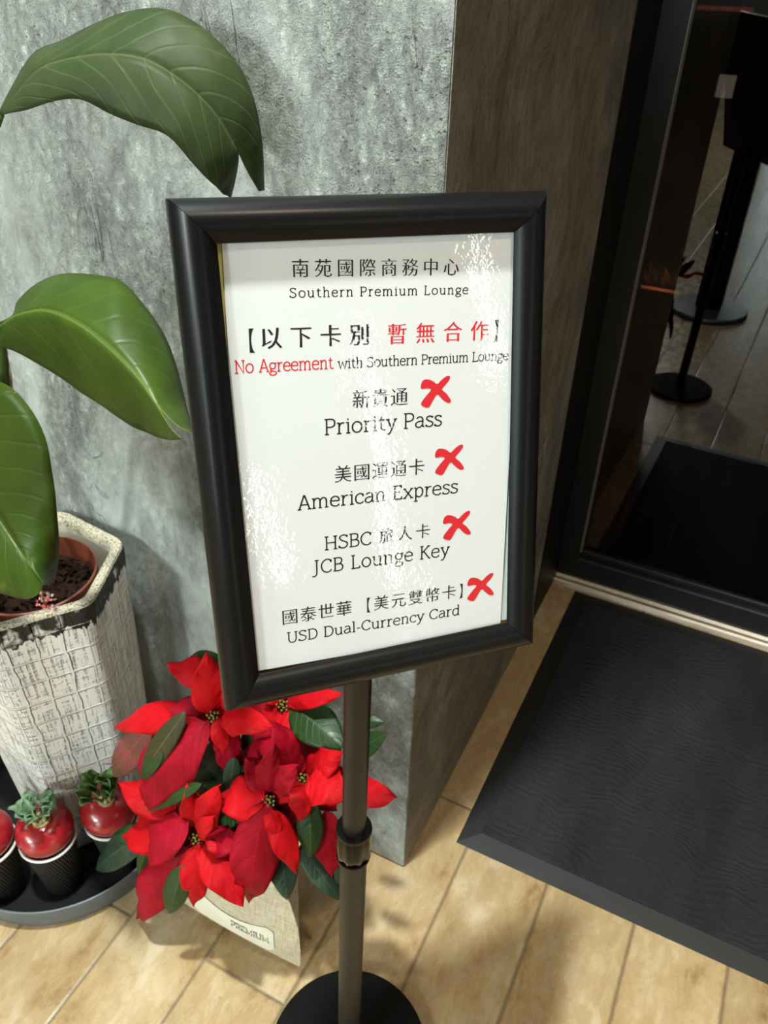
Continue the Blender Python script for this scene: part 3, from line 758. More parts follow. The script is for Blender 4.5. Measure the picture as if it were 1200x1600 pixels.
# ------------------------------------------------------------------ plant in its nursery pot
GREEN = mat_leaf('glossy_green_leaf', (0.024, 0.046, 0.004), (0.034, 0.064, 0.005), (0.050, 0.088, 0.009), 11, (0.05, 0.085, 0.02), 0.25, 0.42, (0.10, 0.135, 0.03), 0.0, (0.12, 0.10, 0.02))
GREEN2 = mat_leaf('muted_green_leaf', (0.022, 0.034, 0.012), (0.031, 0.046, 0.016), (0.046, 0.062, 0.024), 13, (0.07, 0.10, 0.045), 0.4, 0.5, (0.075, 0.095, 0.04), 0.0, (0.11, 0.085, 0.03), 0.0, 0.12)  # greyer, more muted green for the topmost leaf
plant = tag(empty('potted_plant', PC + Vector((0, 0, 0.30))), 'tall plant with huge drooping dark green leaves growing in the white planter', 'plant')
NC = PC + Vector((0.009, 0.0, 0.022))
np_ = MB().lathe(NC, [(0.062, 0.31), (0.074, 0.436), (0.0765, 0.437), (0.0770, 0.448), (0.0745, 0.449), (0.0730, 0.430), (0.0700, 0.41)], 56, True, False).build('nursery_pot', plain('terracotta_plastic', (0.15, 0.038, 0.02), 0.4), plant, autosmooth=40)
sm = MB()
soil = plain('bark_soil', (0.022, 0.010, 0.006), 0.9, 0, 0.5, 160, 0.004, spec=0.1)
sm.lathe(NC, [(0.0715, 0.415), (0.0715, 0.420), (0.001, 0.428)], 40)
for i in range(230):
    a_ = RNG.uniform(0, 2*math.pi); r = 0.066 * math.sqrt(RNG.random())
    p = NC + Vector((r*math.cos(a_), r*math.sin(a_), 0.424 + RNG.uniform(0, 0.006)))
    d = [Vector((RNG.gauss(0, 1), RNG.gauss(0, 1), RNG.gauss(0, .6))).normalized() * RNG.uniform(0.004, 0.009) for _ in range(3)]
    sm.add([p+d[0]*.8+d[1]*.4, p-d[0]*.8+d[1]*.5, p-d[0]*.6-d[1]*.6, p+d[0]*.7-d[1]*.5, p+d[2]*.7, p-d[2]*.7], [(0,1,4),(1,2,4),(2,3,4),(3,0,4),(1,0,5),(2,1,5),(3,2,5),(0,3,5)])
tag(sm.build('soil', soil, np_, smooth=False), kind='stuff')

def ribbon_leaf(name, upper, lower, mat, parent, n=44, half=7, puff=0.005):
    """a drooping blade built as two halves that meet on the midrib: each is a list of (midrib point, edge point)"""
    v, uv, f = [], [], []
    for side, rows in ((-1, upper), (1, lower)):
        mids = spline([r[0] for r in rows], n); eds = spline([r[1] for r in rows], n)
        b = len(v)
        for i in range(n):
            m_, e_ = Vector(mids[i]), Vector(eds[i])
            view = (m_ - Vector((0, 0, H))).normalized()
            wd = (e_ - m_).length
            for k in range(half + 1):
                g = k / half
                p = m_.lerp(e_, g) - view * (min(puff, wd*0.16) * math.sin(math.pi * g) + 0.0008 * math.sin(i * 1.3 + g * 2) * g)
                v.append(p); uv.append((i/(n-1), side*g))
        w = half + 1
        for i in range(n-1):
            for k in range(half):
                q = (b+i*w+k, b+i*w+k+1, b+(i+1)*w+k+1, b+(i+1)*w+k)
                f.append(q if side > 0 else tuple(reversed(q)))
    o = mk(name, v, f, mat, parent, uvs=uv)
    sd = o.modifiers.new('thickness', 'SOLIDIFY'); sd.thickness = 0.0007; sd.offset = 0
    return o
def px_rows(rows, ym, ye):
    n_ = len(rows) - 1
    return [(at(*m_, ym(k/n_)), at(*e_, ye(k/n_))) for k, (m_, e_) in enumerate(rows)]
def sn(f): return math.sin(math.pi * min(f, 0.85))
# topmost leaf, its tip split in two lobes
M1 = [(0, 178), (22, 150), (60, 108), (105, 92), (160, 84), (215, 88), (255, 105), (300, 138), (335, 175), (358, 212), (372, 238)]
U1 = [(-2, 176), (18, 137), (52, 83), (98, 63), (150, 36), (205, 17), (262, 15), (318, 44), (368, 95), (395, 150), (407, 205)]
D1 = [(2, 180), (20, 176), (45, 171), (85, 158), (128, 156), (172, 178), (215, 195), (262, 212), (298, 252), (322, 278), (338, 292)]
up = list(zip(M1, U1)) + [((383, 262), (411, 242)), ((393, 280), (412, 270)), ((405, 299), (413, 297))]
dn = list(zip(M1, D1)) + [((371, 262), (347, 302)), ((366, 288), (355, 306)), ((361, 308), (361, 309))]
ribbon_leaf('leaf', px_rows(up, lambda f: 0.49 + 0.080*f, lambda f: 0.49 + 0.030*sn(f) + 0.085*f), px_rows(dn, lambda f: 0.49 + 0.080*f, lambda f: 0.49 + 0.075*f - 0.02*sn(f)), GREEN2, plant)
# middle leaf
M2 = [(0, 509), (20, 494), (42, 486), (70, 483), (102, 493), (136, 513), (165, 537), (192, 563), (218, 592), (236, 618), (248, 637)]
U2 = [(-3, 505), (20, 492), (28, 470), (58, 443), (98, 428), (150, 430), (190, 440), (226, 478), (256, 522), (276, 574), (290, 630)]
D2 = [(-4, 541), (24, 549), (62, 570), (98, 592), (125, 612), (155, 631), (182, 650), (206, 666), (226, 674), (242, 681), (254, 685)]
up = list(zip(M2, U2)) + [((264, 654), (296, 652)), ((279, 667), (299, 668)), ((298, 675), (301, 675))]
dn = list(zip(M2, D2)) + [((258, 654), (264, 687)), ((268, 670), (272, 687)), ((283, 685), (283, 686))]
ribbon_leaf('leaf', px_rows(up, lambda f: 0.45 - 0.07*f, lambda f: 0.45 + 0.05*sn(f) - 0.05*f), px_rows(dn, lambda f: 0.45 - 0.07*f, lambda f: 0.45 - 0.06*f), GREEN, plant)
# lower leaf, hanging in front of the planter
M3 = [(-92, 600), (-75, 660), (-52, 720), (-28, 770), (0, 812), (22, 846), (42, 876), (56, 896), (68, 914)]
U3 = [(-60, 584), (-20, 590), (25, 612), (66, 672), (82, 740), (90, 810), (92, 860), (88, 895), (79, 914)]
D3 = [(-110, 640), (-105, 720), (-92, 790), (-74, 850), (-48, 895), (-14, 920), (18, 932), (42, 936), (58, 930)]
ribbon_leaf('leaf', px_rows(list(zip(M3, U3)), lambda f: 0.41 - 0.05*f, lambda f: 0.41 - 0.01*f), px_rows(list(zip(M3, D3)), lambda f: 0.41 - 0.05*f, lambda f: 0.40 - 0.07*f), GREEN, plant)
# leaf stalks rising from the pot
stalk = plain('green_stalk', (0.06, 0.11, 0.02), 0.4)
def stem(pts, r0, r1, mat=stalk, name='stem', parent=plant):
    sp = [Vector(p) for p in spline(pts, 20)]
    return MB().tube(sp, [r0 + (r1 - r0) * i / 19 for i in range(20)], 10).build(name, mat, parent)
stem([NC + Vector((-0.01, 0.0, 0.424)), NC + Vector((-0.03, 0.005, 0.6)), at(-30, 300, 0.49), at(0, 178, 0.49)], 0.007, 0.0035)
stem([NC + Vector((0.005, -0.01, 0.424)), at(12, 690, 0.46), at(5, 560, 0.455), at(-4, 520, 0.452), at(2, 507, 0.45)], 0.006, 0.003)
stem([NC + Vector((-0.02, -0.012, 0.424)), NC + Vector((-0.05, -0.03, 0.55)), at(-110, 600, 0.42), at(-90, 605, 0.41)], 0.006, 0.003)
# pale sheath beside the stalk
shm = mat_leaf('cream_sheath', (0.5, 0.45, 0.34), (0.58, 0.53, 0.42), (0.64, 0.6, 0.5), 3, (0.5, 0.45, 0.3), 0.1, 0.5)
sm_ = [(16, 700, .462), (13, 620, .46), (12, 580, .458), (9, 548, .456)]
ribbon_leaf('sheath', [(at(*a_), at(*b_)) for a_, b_ in zip(sm_, [(10, 700, .462), (6, 620, .46), (7, 580, .458), (8, 548, .456)])],
            [(at(*a_), at(*b_)) for a_, b_ in zip(sm_, [(24, 700, .462), (21, 622, .46), (18, 585, .458), (10, 549, .456)])], shm, plant, 16, 3, 0.002)
# little coral and white blossom lying on the rim under the leaf tip
bl = tag(empty('flower_sprig', at(70, 945, 0.395)), 'tiny coral pink and white blossom sprig on planter rim under the leaf tip', 'flower')
cor = plain('coral_petal', (0.85, 0.16, 0.12), 0.5); whi = plain('pale_pink_petal', (0.72, 0.52, 0.52), 0.5)
def petal_cluster(name, mat, c0_, n_, spread, parent):
    m = MB()
    for i in range(n_):
        p = c0_ + Vector((RNG.uniform(-1, 1), RNG.uniform(-1, 1) * .5, RNG.uniform(-1, 1.6))) * spread
        d = Vector((RNG.gauss(0, 1), RNG.gauss(0, 1), RNG.gauss(0, 1))).normalized(); e = d.orthogonal().normalized(); k = d.cross(e)
        L = RNG.uniform(0.003, 0.006)
        m.add([p, p + d*L*.5 + e*L*.35 + k*L*.1, p + d*L, p + d*L*.5 - e*L*.35 + k*L*.1], [(0, 1, 2), (0, 2, 3)])
    o = m.build(name, mat, parent, smooth=False)
    sd = o.modifiers.new('thickness', 'SOLIDIFY'); sd.thickness = 0.0005
    return o
petal_cluster('petal_cluster', cor, at(66, 938, 0.393), 26, 0.008, bl)
petal_cluster('petal_cluster', whi, at(76, 944, 0.394), 26, 0.010, bl)
MB().tube([at(62, 910, 0.388), at(66, 925, 0.39), at(70, 950, 0.394)], 0.0007, 6).build('stem', stalk, bl)

# ------------------------------------------------------------------ round grey tray
TC = Vector((-0.742, 0.448, 0)); TR = 0.164
tray = tag(empty('plant_tray', TC), 'round slate grey plastic tray under the white planter and black cups', 'tray')
MB().lathe(TC, [(TR - 0.006, 0.0), (TR - 0.002, 0.002), (TR + 0.005, 0.043), (TR + 0.0045, 0.045), (TR + 0.0025, 0.0455), (TR + 0.0005, 0.043), (TR - 0.008, 0.016), (TR - 0.014, 0.0145), (0.01, 0.0145)], 96).build('dish', plain('grey_plastic', (0.115, 0.135, 0.15), 0.45, 0, 0.08, 60), tray, autosmooth=40)
MB().lathe(TC, [(TR + 0.0001, 0.0425), (TR - 0.0075, 0.0180), (TR - 0.016, 0.0158), (0.01, 0.0158)], 96, False, True).build('liner', plain('black_liner', (0.010, 0.010, 0.011), 0.7, spec=0.2), tray, autosmooth=40)

# ------------------------------------------------------------------ black ripple cups with sprouting red radishes
def mat_ripple():
    t = NT('black_ripple_paper')
    uv = t.node('ShaderNodeTexCoord').outputs['UV']
    su = t.node('ShaderNodeSeparateXYZ'); t.link(uv, su.inputs[0])
    ph = t.math('ADD', t.math('MULTIPLY', su.outputs[0], 300.0), t.math('MULTIPLY', su.outputs[1], 40.0))
    w = t.math('SINE', ph)
    t.set(color=(0.018, 0.018, 0.017), rough=0.62)
    t.bump(w, 0.0010, 1.0)
    return t.m
RIP = mat_ripple()
RIMW = plain('white_paper_rim', (0.74, 0.73, 0.70), 0.45)
CUPIN = plain('white_cup_inside', (0.5, 0.42, 0.36), 0.6)
def mat_radish():
    t = NT('red_radish_skin')
    co = t.coord('Object')
    n = t.noise(t.coord('Object', scale=(1, 1, 3)), 26, 4)
    t.set(color=t.ramp(n, [(0.3, (0.22, 0.008, 0.012)), (0.55, (0.34, 0.012, 0.018)), (0.75, (0.42, 0.03, 0.03))]), rough=0.26, spec=0.5, coat=0.35, coat_rough=0.18)
    t.bump(n, 0.0015, 0.4)
    return t.m
RAD = mat_radish()
SPR = plain('sprout_green', (0.075, 0.17, 0.035), 0.5, 0, 0.45, 70)
SPR2 = plain('blue_green_sprout', (0.115, 0.20, 0.105), 0.55, 0, 0.4, 70)
CROWN = plain('crown_scar', (0.30, 0.24, 0.10), 0.6, 0, 0.4, 120)
def cup(c_, label):
    t = tag(empty('paper_cup', c_), label, 'cup', 'black ripple cups in the grey tray')
    n = 72; prof = [(0.0225, 0.0), (0.0235, 0.001), (0.0345, 0.104), (0.0350, 0.106)]
    v, uv = [], []
    for r, z in prof:
        for j in range(n + 1):
            a_ = 2*math.pi*j/n; v.append(c_ + Vector((r*math.cos(a_), r*math.sin(a_), z))); uv.append((j/n, z/0.106))
    f = [(i*(n+1)+j, i*(n+1)+j+1, (i+1)*(n+1)+j+1, (i+1)*(n+1)+j) for i in range(3) for j in range(n)] + [tuple(reversed(range(n)))]
    mk('sleeve', v, f, RIP, t, uvs=uv, autosmooth=50)
    rm = MB()
    pr = [(0.0358 + 0.0020*math.cos(a_), 0.108 + 0.0020*math.sin(a_)) for a_ in [2*math.pi*i/12 for i in range(12)]]
    n = 56
    v = [c_ + Vector((r*math.cos(2*math.pi*j/n), r*math.sin(2*math.pi*j/n), z)) for j in range(n) for r, z in pr]
    f = [(j*12+i, ((j+1) % n)*12+i, ((j+1) % n)*12+(i+1) % 12, j*12+(i+1) % 12) for j in range(n) for i in range(12)]
    mk('rim', v, f, RIMW, t)
    o = MB().lathe(c_, [(0.0342, 0.108), (0.0335, 0.100), (0.0225, 0.003)], 56, False, True).build('lining', CUPIN, t)
    for p in o.data.polygons: p.flip()
    return t
def sprout_leaf(mb, base, d, L, w, up):
    d = d.normalized(); x = d.cross(up).normalized(); nrm = x.cross(d)
    n = 7; v = []
    for i in range(n):
        f = i/(n-1)
        ww = w * (math.sin(math.pi * (0.12 + 0.82*f)) * (1 + 0.22*math.sin(f*15))) 
        c_ = base + d*L*f + nrm*(L*0.25*math.sin(f*2.4))
        for s in (-1, -.5, 0, .5, 1):
            v.append(c_ + x*ww*s + nrm*(abs(s)*w*0.35 + 0.0012*math.sin(7*f + 5*s)))
    mb.add(v, [(i*5+j, i*5+j+1, (i+1)*5+j+1, (i+1)*5+j) for i in range(n-1) for j in range(4)])
def radish(c_, rad, label, leafmat, nl, lean, seed, hl=0.05):
    rg_ = random.Random(seed)
    t = tag(empty('red_radish', c_), label, 'radish', 'red radishes standing in black cups')
    k = rad
    prof = [(0.004, -0.86*k), (0.35*k, -0.78*k), (0.68*k, -0.60*k), (0.92*k, -0.28*k), (1.0*k, 0.05*k), (0.95*k, 0.34*k), (0.78*k, 0.58*k), (0.52*k, 0.73*k), (0.30*k, 0.775*k), (0.24*k, 0.76*k), (0.01*k, 0.75*k)]
    pr = [tuple(p) for p in spline(prof, 34)]
    tilt = Matrix.Rotation(0.20, 4, Vector((c_.y, -c_.x, 0)).normalized())
    def tl(mb):
        mb.v = [c_ + tilt @ (p - c_) for p in mb.v]; return mb
    tl(MB().lathe(c_, pr, 56)).build('bulb', RAD, t)
    top = c_ + Vector((0, 0, 0.755*k))
    cr = MB().lathe(top, [(0.30*k, -0.001), (0.31*k, 0.003), (0.25*k, 0.006), (0.20*k, 0.004)], 28, True, False)
    for i in range(7):
        a_ = i*0.9
        cr.lathe(top + Vector((math.cos(a_), math.sin(a_), 0))*0.14*k, [(0.10*k, 0.0), (0.11*k, 0.006), (0.07*k, 0.010), (0.01*k, 0.011)], 10)
    tl(cr).build('crown', CROWN, t)
    top = c_ + tilt @ (top - c_)
    st_ = MB(); lf = MB()
    for i in range(nl):
        a_ = 2*math.pi*i/nl + rg_.uniform(-.4, .4)
        d = (Vector((math.cos(a_), math.sin(a_), 0)) * rg_.uniform(0.25, 0.75) + Vector((0, 0, 1)) + lean * 0.7)
        Ls = hl * rg_.uniform(0.35, 0.8)
        p0 = top + Vector((math.cos(a_), math.sin(a_), 0)) * 0.12*k
        p1 = p0 + d.normalized() * Ls
        st_.tube([p0, (p0+p1)/2 + Vector((0, 0, .002)), p1], [0.0022, 0.0018, 0.0014], 8)
        for q in range(3):
            dd = d.normalized() + Vector((rg_.uniform(-1, 1), rg_.uniform(-1, 1), rg_.uniform(-.5, .5))) * 0.95
            sprout_leaf(lf, p1 - d.normalized()*0.002, dd, rg_.uniform(0.018, 0.028), rg_.uniform(0.008, 0.012), Vector((rg_.uniform(-.4, .4), rg_.uniform(-.4, .4), 1)))
    st_.build('stem', SPR, t)
    o = lf.build('sprout_leaves', leafmat, t); o['kind'] = 'stuff'
    sd = o.modifiers.new('thickness', 'SOLIDIFY'); sd.thickness = 0.0006
    return t
ZC = 0.0162
CUPS = [
    (Vector((-0.735, 0.322, ZC)), 'black ripple cup at the left picture edge in the grey tray', 0.0365, 'red radish in the leftmost black cup, cut by the picture edge', SPR, 3, Vector((0.2, -0.2, 0)), 3, 0.025),
    (Vector((-0.671, 0.366, ZC)), 'black ripple cup in front of the white planter, middle one in the tray', 0.0372, 'red radish with blue-green leaf tuft in the middle cup', SPR2, 7, Vector((-0.15, 0.1, 0)), 5, 0.040),
    (Vector((-0.617, 0.430, ZC)), 'black ripple cup nearest the red poinsettia, right one in the tray', 0.0380, 'red radish with bright green sprouts beside the poinsettia', SPR, 6, Vector((-0.25, 0.15, 0)), 9, 0.052),
]
for c_, lab, rad, rlab, lm_, nl, lean, seed, hl in CUPS:
    cup(c_, lab)
    radish(c_ + Vector((0, 0, 0.126)), rad, rlab, lm_, nl, lean, seed, hl)

# ------------------------------------------------------------------ poinsettia in its burlap bag
def mat_burlap():
    t = NT('pale_burlap')
    co = t.coord('Position')
    w1 = t.noise(t.coord('Position', scale=(60, 60, 600)), 1.0, 2); w2 = t.noise(t.coord('Position', scale=(600, 60, 60)), 1.0, 2)
    f = t.math('MULTIPLY', t.math('ADD', w1, w2), 0.5)
    st = t.noise(co, 18, 4)
    col = t.ramp(f, [(0.36, (0.46, 0.39, 0.26)), (0.5, (0.62, 0.55, 0.40)), (0.64, (0.72, 0.65, 0.50))])
    col = t.mix(t.ramp(st, [(0.55, 0.0), (0.75, 0.35)]), col, (0.36, 0.30, 0.22))
    t.set(color=col, rough=0.85, spec=0.2); t.bump(f, 0.0012, 0.8)
    return t.m
BURL = mat_burlap()
bag = tag(empty('gift_bag', (-0.414, 0.49, 0)), 'beige burlap pouch with white name plate holding the red poinsettia', 'bag')
BAGR = [(0.000, -0.505, -0.322, 0.434, 0.552), (0.0145, -0.508, -0.318, 0.432, 0.554), (0.0165, -0.511, -0.312, 0.4185, 0.556), (0.030, -0.513, -0.309, 0.4175, 0.556), (0.060, -0.511, -0.309, 0.420, 0.554),
        (0.095, -0.503, -0.316, 0.428, 0.550), (0.130, -0.490, -0.331, 0.436, 0.545), (0.160, -0.476, -0.356, 0.444, 0.536), (0.180, -0.468, -0.364, 0.448, 0.532)]
def bagring(z, x0, x1, y0, y1, n=14):
    out = []; xb0 = x0 + 0.006; xb1 = x1 - 0.112 * (1 - z / 0.30)
    for i in range(n + 1):                   # front edge, slightly bellied; the pouch narrows towards the back
        f = i/n; out.append((x0 + (x1-x0)*f, y0 - 0.010*math.sin(math.pi*f) * min(1, z/0.06), z))
    for i in range(1, n):
        f = i/n; out.append((x1 + (xb1-x1)*f, y0 + (y1-y0)*f, z))
    for i in range(n + 1):
        f = i/n; out.append((xb1 + (xb0-xb1)*f, y1 + 0.004*math.sin(math.pi*f), z))
    for i in range(1, n):
        f = i/n; out.append((xb0 + (x0-xb0)*f - 0.004*math.sin(math.pi*f)*min(1, z/0.05), y1 + (y0-y1)*f, z))
    return out
mb = MB(); mb.rings([bagring(*r) for r in BAGR], True, False)
o = mb.build('pouch', BURL, bag, autosmooth=50)
sd = o.modifiers.new('thickness', 'SOLIDIFY'); sd.thickness = 0.0016; sd.offset = -1
def bagfront(xf, z, off=0.0012):
    for a_, b_ in zip(BAGR[:-1], BAGR[1:]):
        if a_[0] <= z <= b_[0]:
            k = (z - a_[0]) / (b_[0] - a_[0]); r = [a_[i] + (b_[i]-a_[i])*k for i in range(5)]
            return Vector((r[1] + (r[2]-r[1])*xf, r[3] - 0.010*math.sin(math.pi*xf)*min(1, z/0.06) - off, z))
pl_v = []
NU, NVv = 26, 8
for j in range(NVv + 1):
    for i in range(NU + 1):
        xf = 0.17 + 0.65*i/NU
        ztop = 0.082 - 0.012*math.sin(math.pi*i/NU)
        e = min(i, NU - i)
        zlo = 0.030 + (0.010 if e < 1 else 0.004 if e < 2 else 0.0)
        zhi = ztop - (0.008 if e < 1 else 0.003 if e < 2 else 0.0)
        pl_v.append(bagfront(xf, zlo + (zhi - zlo)*j/NVv))
ff = [(j*(NU+1)+i, j*(NU+1)+i+1, (j+1)*(NU+1)+i+1, (j+1)*(NU+1)+i) for j in range(NVv) for i in range(NU)]
plate = mk('name_plate', pl_v, ff, plain('cream_printed_plate', (0.80, 0.79, 0.66), 0.6, 0, 0.05), bag)
tm = MB()
lw = sum(GL[ch][0] for ch in 'PREMIUM')
def plate_tf(p): return bagfront(0.50 + 0.29 * p[0] / lw, 0.052 + 0.012 * p[1], 0.0018)
x = 0.0
for ch in 'PREMIUM':
    for st in GL[ch][1]: stroke(tm, [(px + x, py) for px, py in st], 0.13, plate_tf)
    x += GL[ch][0]
tm.build('lettering', plain('faded_grey_print', (0.20, 0.19, 0.15), 0.7), plate, smooth=False)

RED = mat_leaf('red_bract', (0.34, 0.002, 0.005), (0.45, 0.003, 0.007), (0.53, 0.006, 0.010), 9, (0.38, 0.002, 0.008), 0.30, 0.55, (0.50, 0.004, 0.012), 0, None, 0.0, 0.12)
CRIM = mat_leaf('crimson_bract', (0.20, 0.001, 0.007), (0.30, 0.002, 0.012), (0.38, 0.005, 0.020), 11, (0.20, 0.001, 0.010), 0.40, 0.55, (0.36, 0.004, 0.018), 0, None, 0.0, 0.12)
PG = mat_leaf('poinsettia_leaf', (0.010, 0.030, 0.007), (0.017, 0.045, 0.010), (0.03, 0.062, 0.014), 9, (0.04, 0.075, 0.02), 0.4, 0.42, (0.06, 0.09, 0.03), 0.1)
PG2 = mat_leaf('blue_green_leaf', (0.016, 0.034, 0.022), (0.024, 0.048, 0.030), (0.035, 0.062, 0.038), 9, (0.05, 0.085, 0.05), 0.4, 0.42, (0.08, 0.11, 0.06), 0.1)
PGO = mat_leaf('olive_leaf', (0.020, 0.030, 0.009), (0.035, 0.036, 0.012), (0.075, 0.030, 0.018), 9, (0.12, 0.08, 0.04), 0.4, 0.45, (0.15, 0.12, 0.04), 0.1)
PGP = mat_leaf('pink_veined_leaf', (0.05, 0.06, 0.025), (0.12, 0.07, 0.045), (0.25, 0.06, 0.06), 14, (0.42, 0.06, 0.07), 0.7, 0.5, (0.4, 0.08, 0.06), 0.0)
plc = Vector((-0.430, 0.480, 0.10))
poin = tag(empty('poinsettia', plc), 'poinsettia with bright red bracts standing in a burlap pouch behind the sign post', 'plant')
def leafblade(name, base, tip, width, mat, parent, facing, arch=0.10, cup_=0.25, twist=0.0, shape='bract', n=24, half=5, wav=0.0):
    base, tip = Vector(base), Vector(tip)
    d = tip - base; L = d.length; d.normalize()
    nrm = (facing - d * facing.dot(d)).normalized()
    v, uv = [], []
    for i in range(n):
        f = i/(n-1)
        if shape == 'bract': w = (f ** 0.6) * ((1 - f) ** 0.95) / 0.365 * (1 + 0.05*math.sin(13*f + L*900))
        else: w = (f ** 0.65) * ((1 - f) ** 0.85) / 0.372
        w = max(w, 0.03 if f < .5 else 0.004) * width / 2
        tw = twist * (f - 0.3)
        nn_ = (nrm * math.cos(tw) + d.cross(nrm) * math.sin(tw))
        x = d.cross(nn_).normalized()
        cpt = base + d*L*f + nrm * (arch*L*(math.sin(math.pi*f*0.9)))
        for s in range(-half, half+1):
            g = s/half
            v.append(cpt + x*w*g + nn_*(-cup_*w*abs(g)**1.4 + wav*width*math.sin(f*11 + (2 if g > 0 else 0))*abs(g)**2 + (0.05*wav/0.07 if wav else 0.02)*width*math.sin(f*30 - abs(g)*7)*abs(g)*(1.1 - abs(g))))
            uv.append((f, g))
    wdt = 2*half+1
    fcs = [(i*wdt+j, i*wdt+j+1, (i+1)*wdt+j+1, (i+1)*wdt+j) for i in range(n-1) for j in range(wdt-1)]
    o = mk(name, v, fcs, mat, parent, uvs=uv)
    sd = o.modifiers.new('thickness', 'SOLIDIFY'); sd.thickness = 0.0005; sd.offset = 0
    return o
def z2(p): return (150 + p[0]*0.41667, 1000 + p[1]*0.41667)
def facing_at(p): return (Vector((0, 0, H)) - p).normalized()
def head(name_px, y, bracts):
    c0_ = at(*z2(name_px), y)
    hd = MB()
    face = facing_at(c0_)
    e = face.orthogonal().normalized(); k = face.cross(e)
    hd_parent = None
    for i in range(11):
        a_ = i*2.4; r = 0.0022*math.sqrt(i)
        p = c0_ + (e*math.cos(a_) + k*math.sin(a_))*r
        hd.tube([p - face*0.004, p + face*0.003, p + face*0.0055, p + face*0.0065], [0.0012, 0.0017, 0.0015, 0.0004], 8)
    ho = hd.build('flower_head', plain('yellow_green_buds', (0.16, 0.15, 0.03), 0.5, 0, 0.6, 300), poin)
    for b_px, t_px, dy0, dy1, wpx, mt, arch, cp, tw in bracts:
        b_ = at(*z2(b_px), y + dy0); t_ = at(*z2(t_px), y + dy1)
        dep = (b_ - Vector((0, 0, H))).dot(Vector(R[2]))
        w = wpx * 1.12 * 0.41667 / FPX * dep
        m_ = (b_ + t_) / 2
        fc_ = (facing_at(m_) + Vector((0, 0, 0.35))).normalized()
        leafblade('bract', b_, t_, w, mt, ho, fc_, arch, cp, tw, 'bract', wav=0.10)
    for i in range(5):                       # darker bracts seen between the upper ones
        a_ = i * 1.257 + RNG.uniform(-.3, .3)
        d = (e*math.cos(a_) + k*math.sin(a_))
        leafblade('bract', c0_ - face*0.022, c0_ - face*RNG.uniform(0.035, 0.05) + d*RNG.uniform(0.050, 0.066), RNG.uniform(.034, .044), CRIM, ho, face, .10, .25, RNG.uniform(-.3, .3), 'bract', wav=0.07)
    MB().tube([c0_ - face*0.003, c0_ - face*0.03 + Vector((0, 0.01, -0.03)), plc + Vector((RNG.uniform(-.02, .02), RNG.uniform(-.01, .01), 0.02))], [0.0028, 0.0032, 0.0036], 8).build('stem', stalk, poin)
    return ho
# (base px, tip px, depth change at base, at tip, width px, material, arch, cup, twist) in the close-up's pixels
head((440, 285), 0.452, [
    ((455, 150), (270, 92), 0.030, 0.035, 105, RED, .10, .2, .3),
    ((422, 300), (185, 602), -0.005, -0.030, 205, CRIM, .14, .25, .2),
    ((425, 270), (85, 332), 0.010, 0.000, 112, RED, .12, .3, .0),
    ((430, 275), (415, 45), 0.004, 0.012, 122, RED, .06, .2, -.2),
    ((470, 290), (668, 330), -0.004, -0.010, 105, RED, .10, .35, .3),
    ((455, 295), (480, 425), -0.006, -0.016, 65, RED, .08, .2, .2),
    ((470, 260), (600, 120), 0.012, 0.02, 100, RED, .08, .2, .2),
    ((400, 340), (240, 420), -0.002, -0.002, 95, CRIM, .10, .4, .6),
    ((470, 330), (520, 520), 0.006, 0.0, 90, CRIM, .10, .3, .3),
])
head((372, 745), 0.405, [
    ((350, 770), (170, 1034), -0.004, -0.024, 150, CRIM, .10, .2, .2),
    ((350, 690), (112, 742), 0.006, -0.006, 165, RED, .12, .25, .0),
    ((370, 700), (345, 535), 0.004, 0.010, 85, RED, .1, .3, .4),
    ((385, 720), (470, 540), 0.006, 0.012, 120, RED, .10, .3, -.2),
    ((345, 680), (215, 800), -0.004, -0.010, 150, CRIM, .16, .2, .5),
    ((380, 765), (368, 990), -0.008, -0.030, 108, RED, .10, .2, .0),
    ((400, 760), (552, 1000), -0.008, -0.030, 128, RED, .10, .2, .1),
    ((385, 735), (450, 660), -0.010, -0.012, 75, RED, .12, .3, .1),
    ((400, 755), (560, 760), 0.004, 0.006, 110, CRIM, .10, .3, .3),
    ((300, 640), (88, 540), 0.010, 0.006, 130, RED, .10, .3, .0),
])
head((650, 600), 0.430, [
    ((630, 600), (580, 965), -0.006, -0.030, 172, CRIM, .12, .2, .0),
    ((640, 590), (455, 600), -0.002, -0.008, 150, RED, .12, .3, -.1),
    ((640, 580), (672, 375), 0.006, 0.010, 100, CRIM, .10, .4, .4),
    ((660, 640), (750, 872), -0.008, -0.020, 92, RED, .10, .3, .2),
    ((650, 640), (680, 740), -0.012, -0.018, 60, RED, .10, .3, .3),
    ((670, 560), (760, 470), 0.004, 0.004, 110, CRIM, .12, .3, .2),
    ((650, 560), (560, 440), 0.012, 0.016, 100, CRIM, .10, .2, .0),
    ((620, 780), (665, 905), 0.008, 0.004, 120, CRIM, .06, .2, .0),
])
head((778, 520), 0.455, [
    ((760, 525), (660, 600), -0.006, -0.014, 88, RED, .12, .3, .1),
    ((770, 535), (768, 678), -0.008, -0.020, 88, RED, .10, .3, .0),
    ((800, 520), (945, 590), -0.010, -0.016, 150, RED, .10, .1, -.1),
    ((790, 500), (930, 425), 0.004, 0.010, 115, RED, .12, .3, .2),
    ((900, 560), (1128, 592), 0.004, 0.010, 115, RED, .06, .25, .0),
    ((765, 505), (660, 300), 0.006, 0.010, 120, CRIM, .12, .35, .3),
    ((860, 640), (885, 882), 0.004, -0.010, 115, CRIM, .08, .25, .0),
    ((745, 420), (520, 440), 0.012, 0.018, 105, CRIM, .10, .3, .0),
])
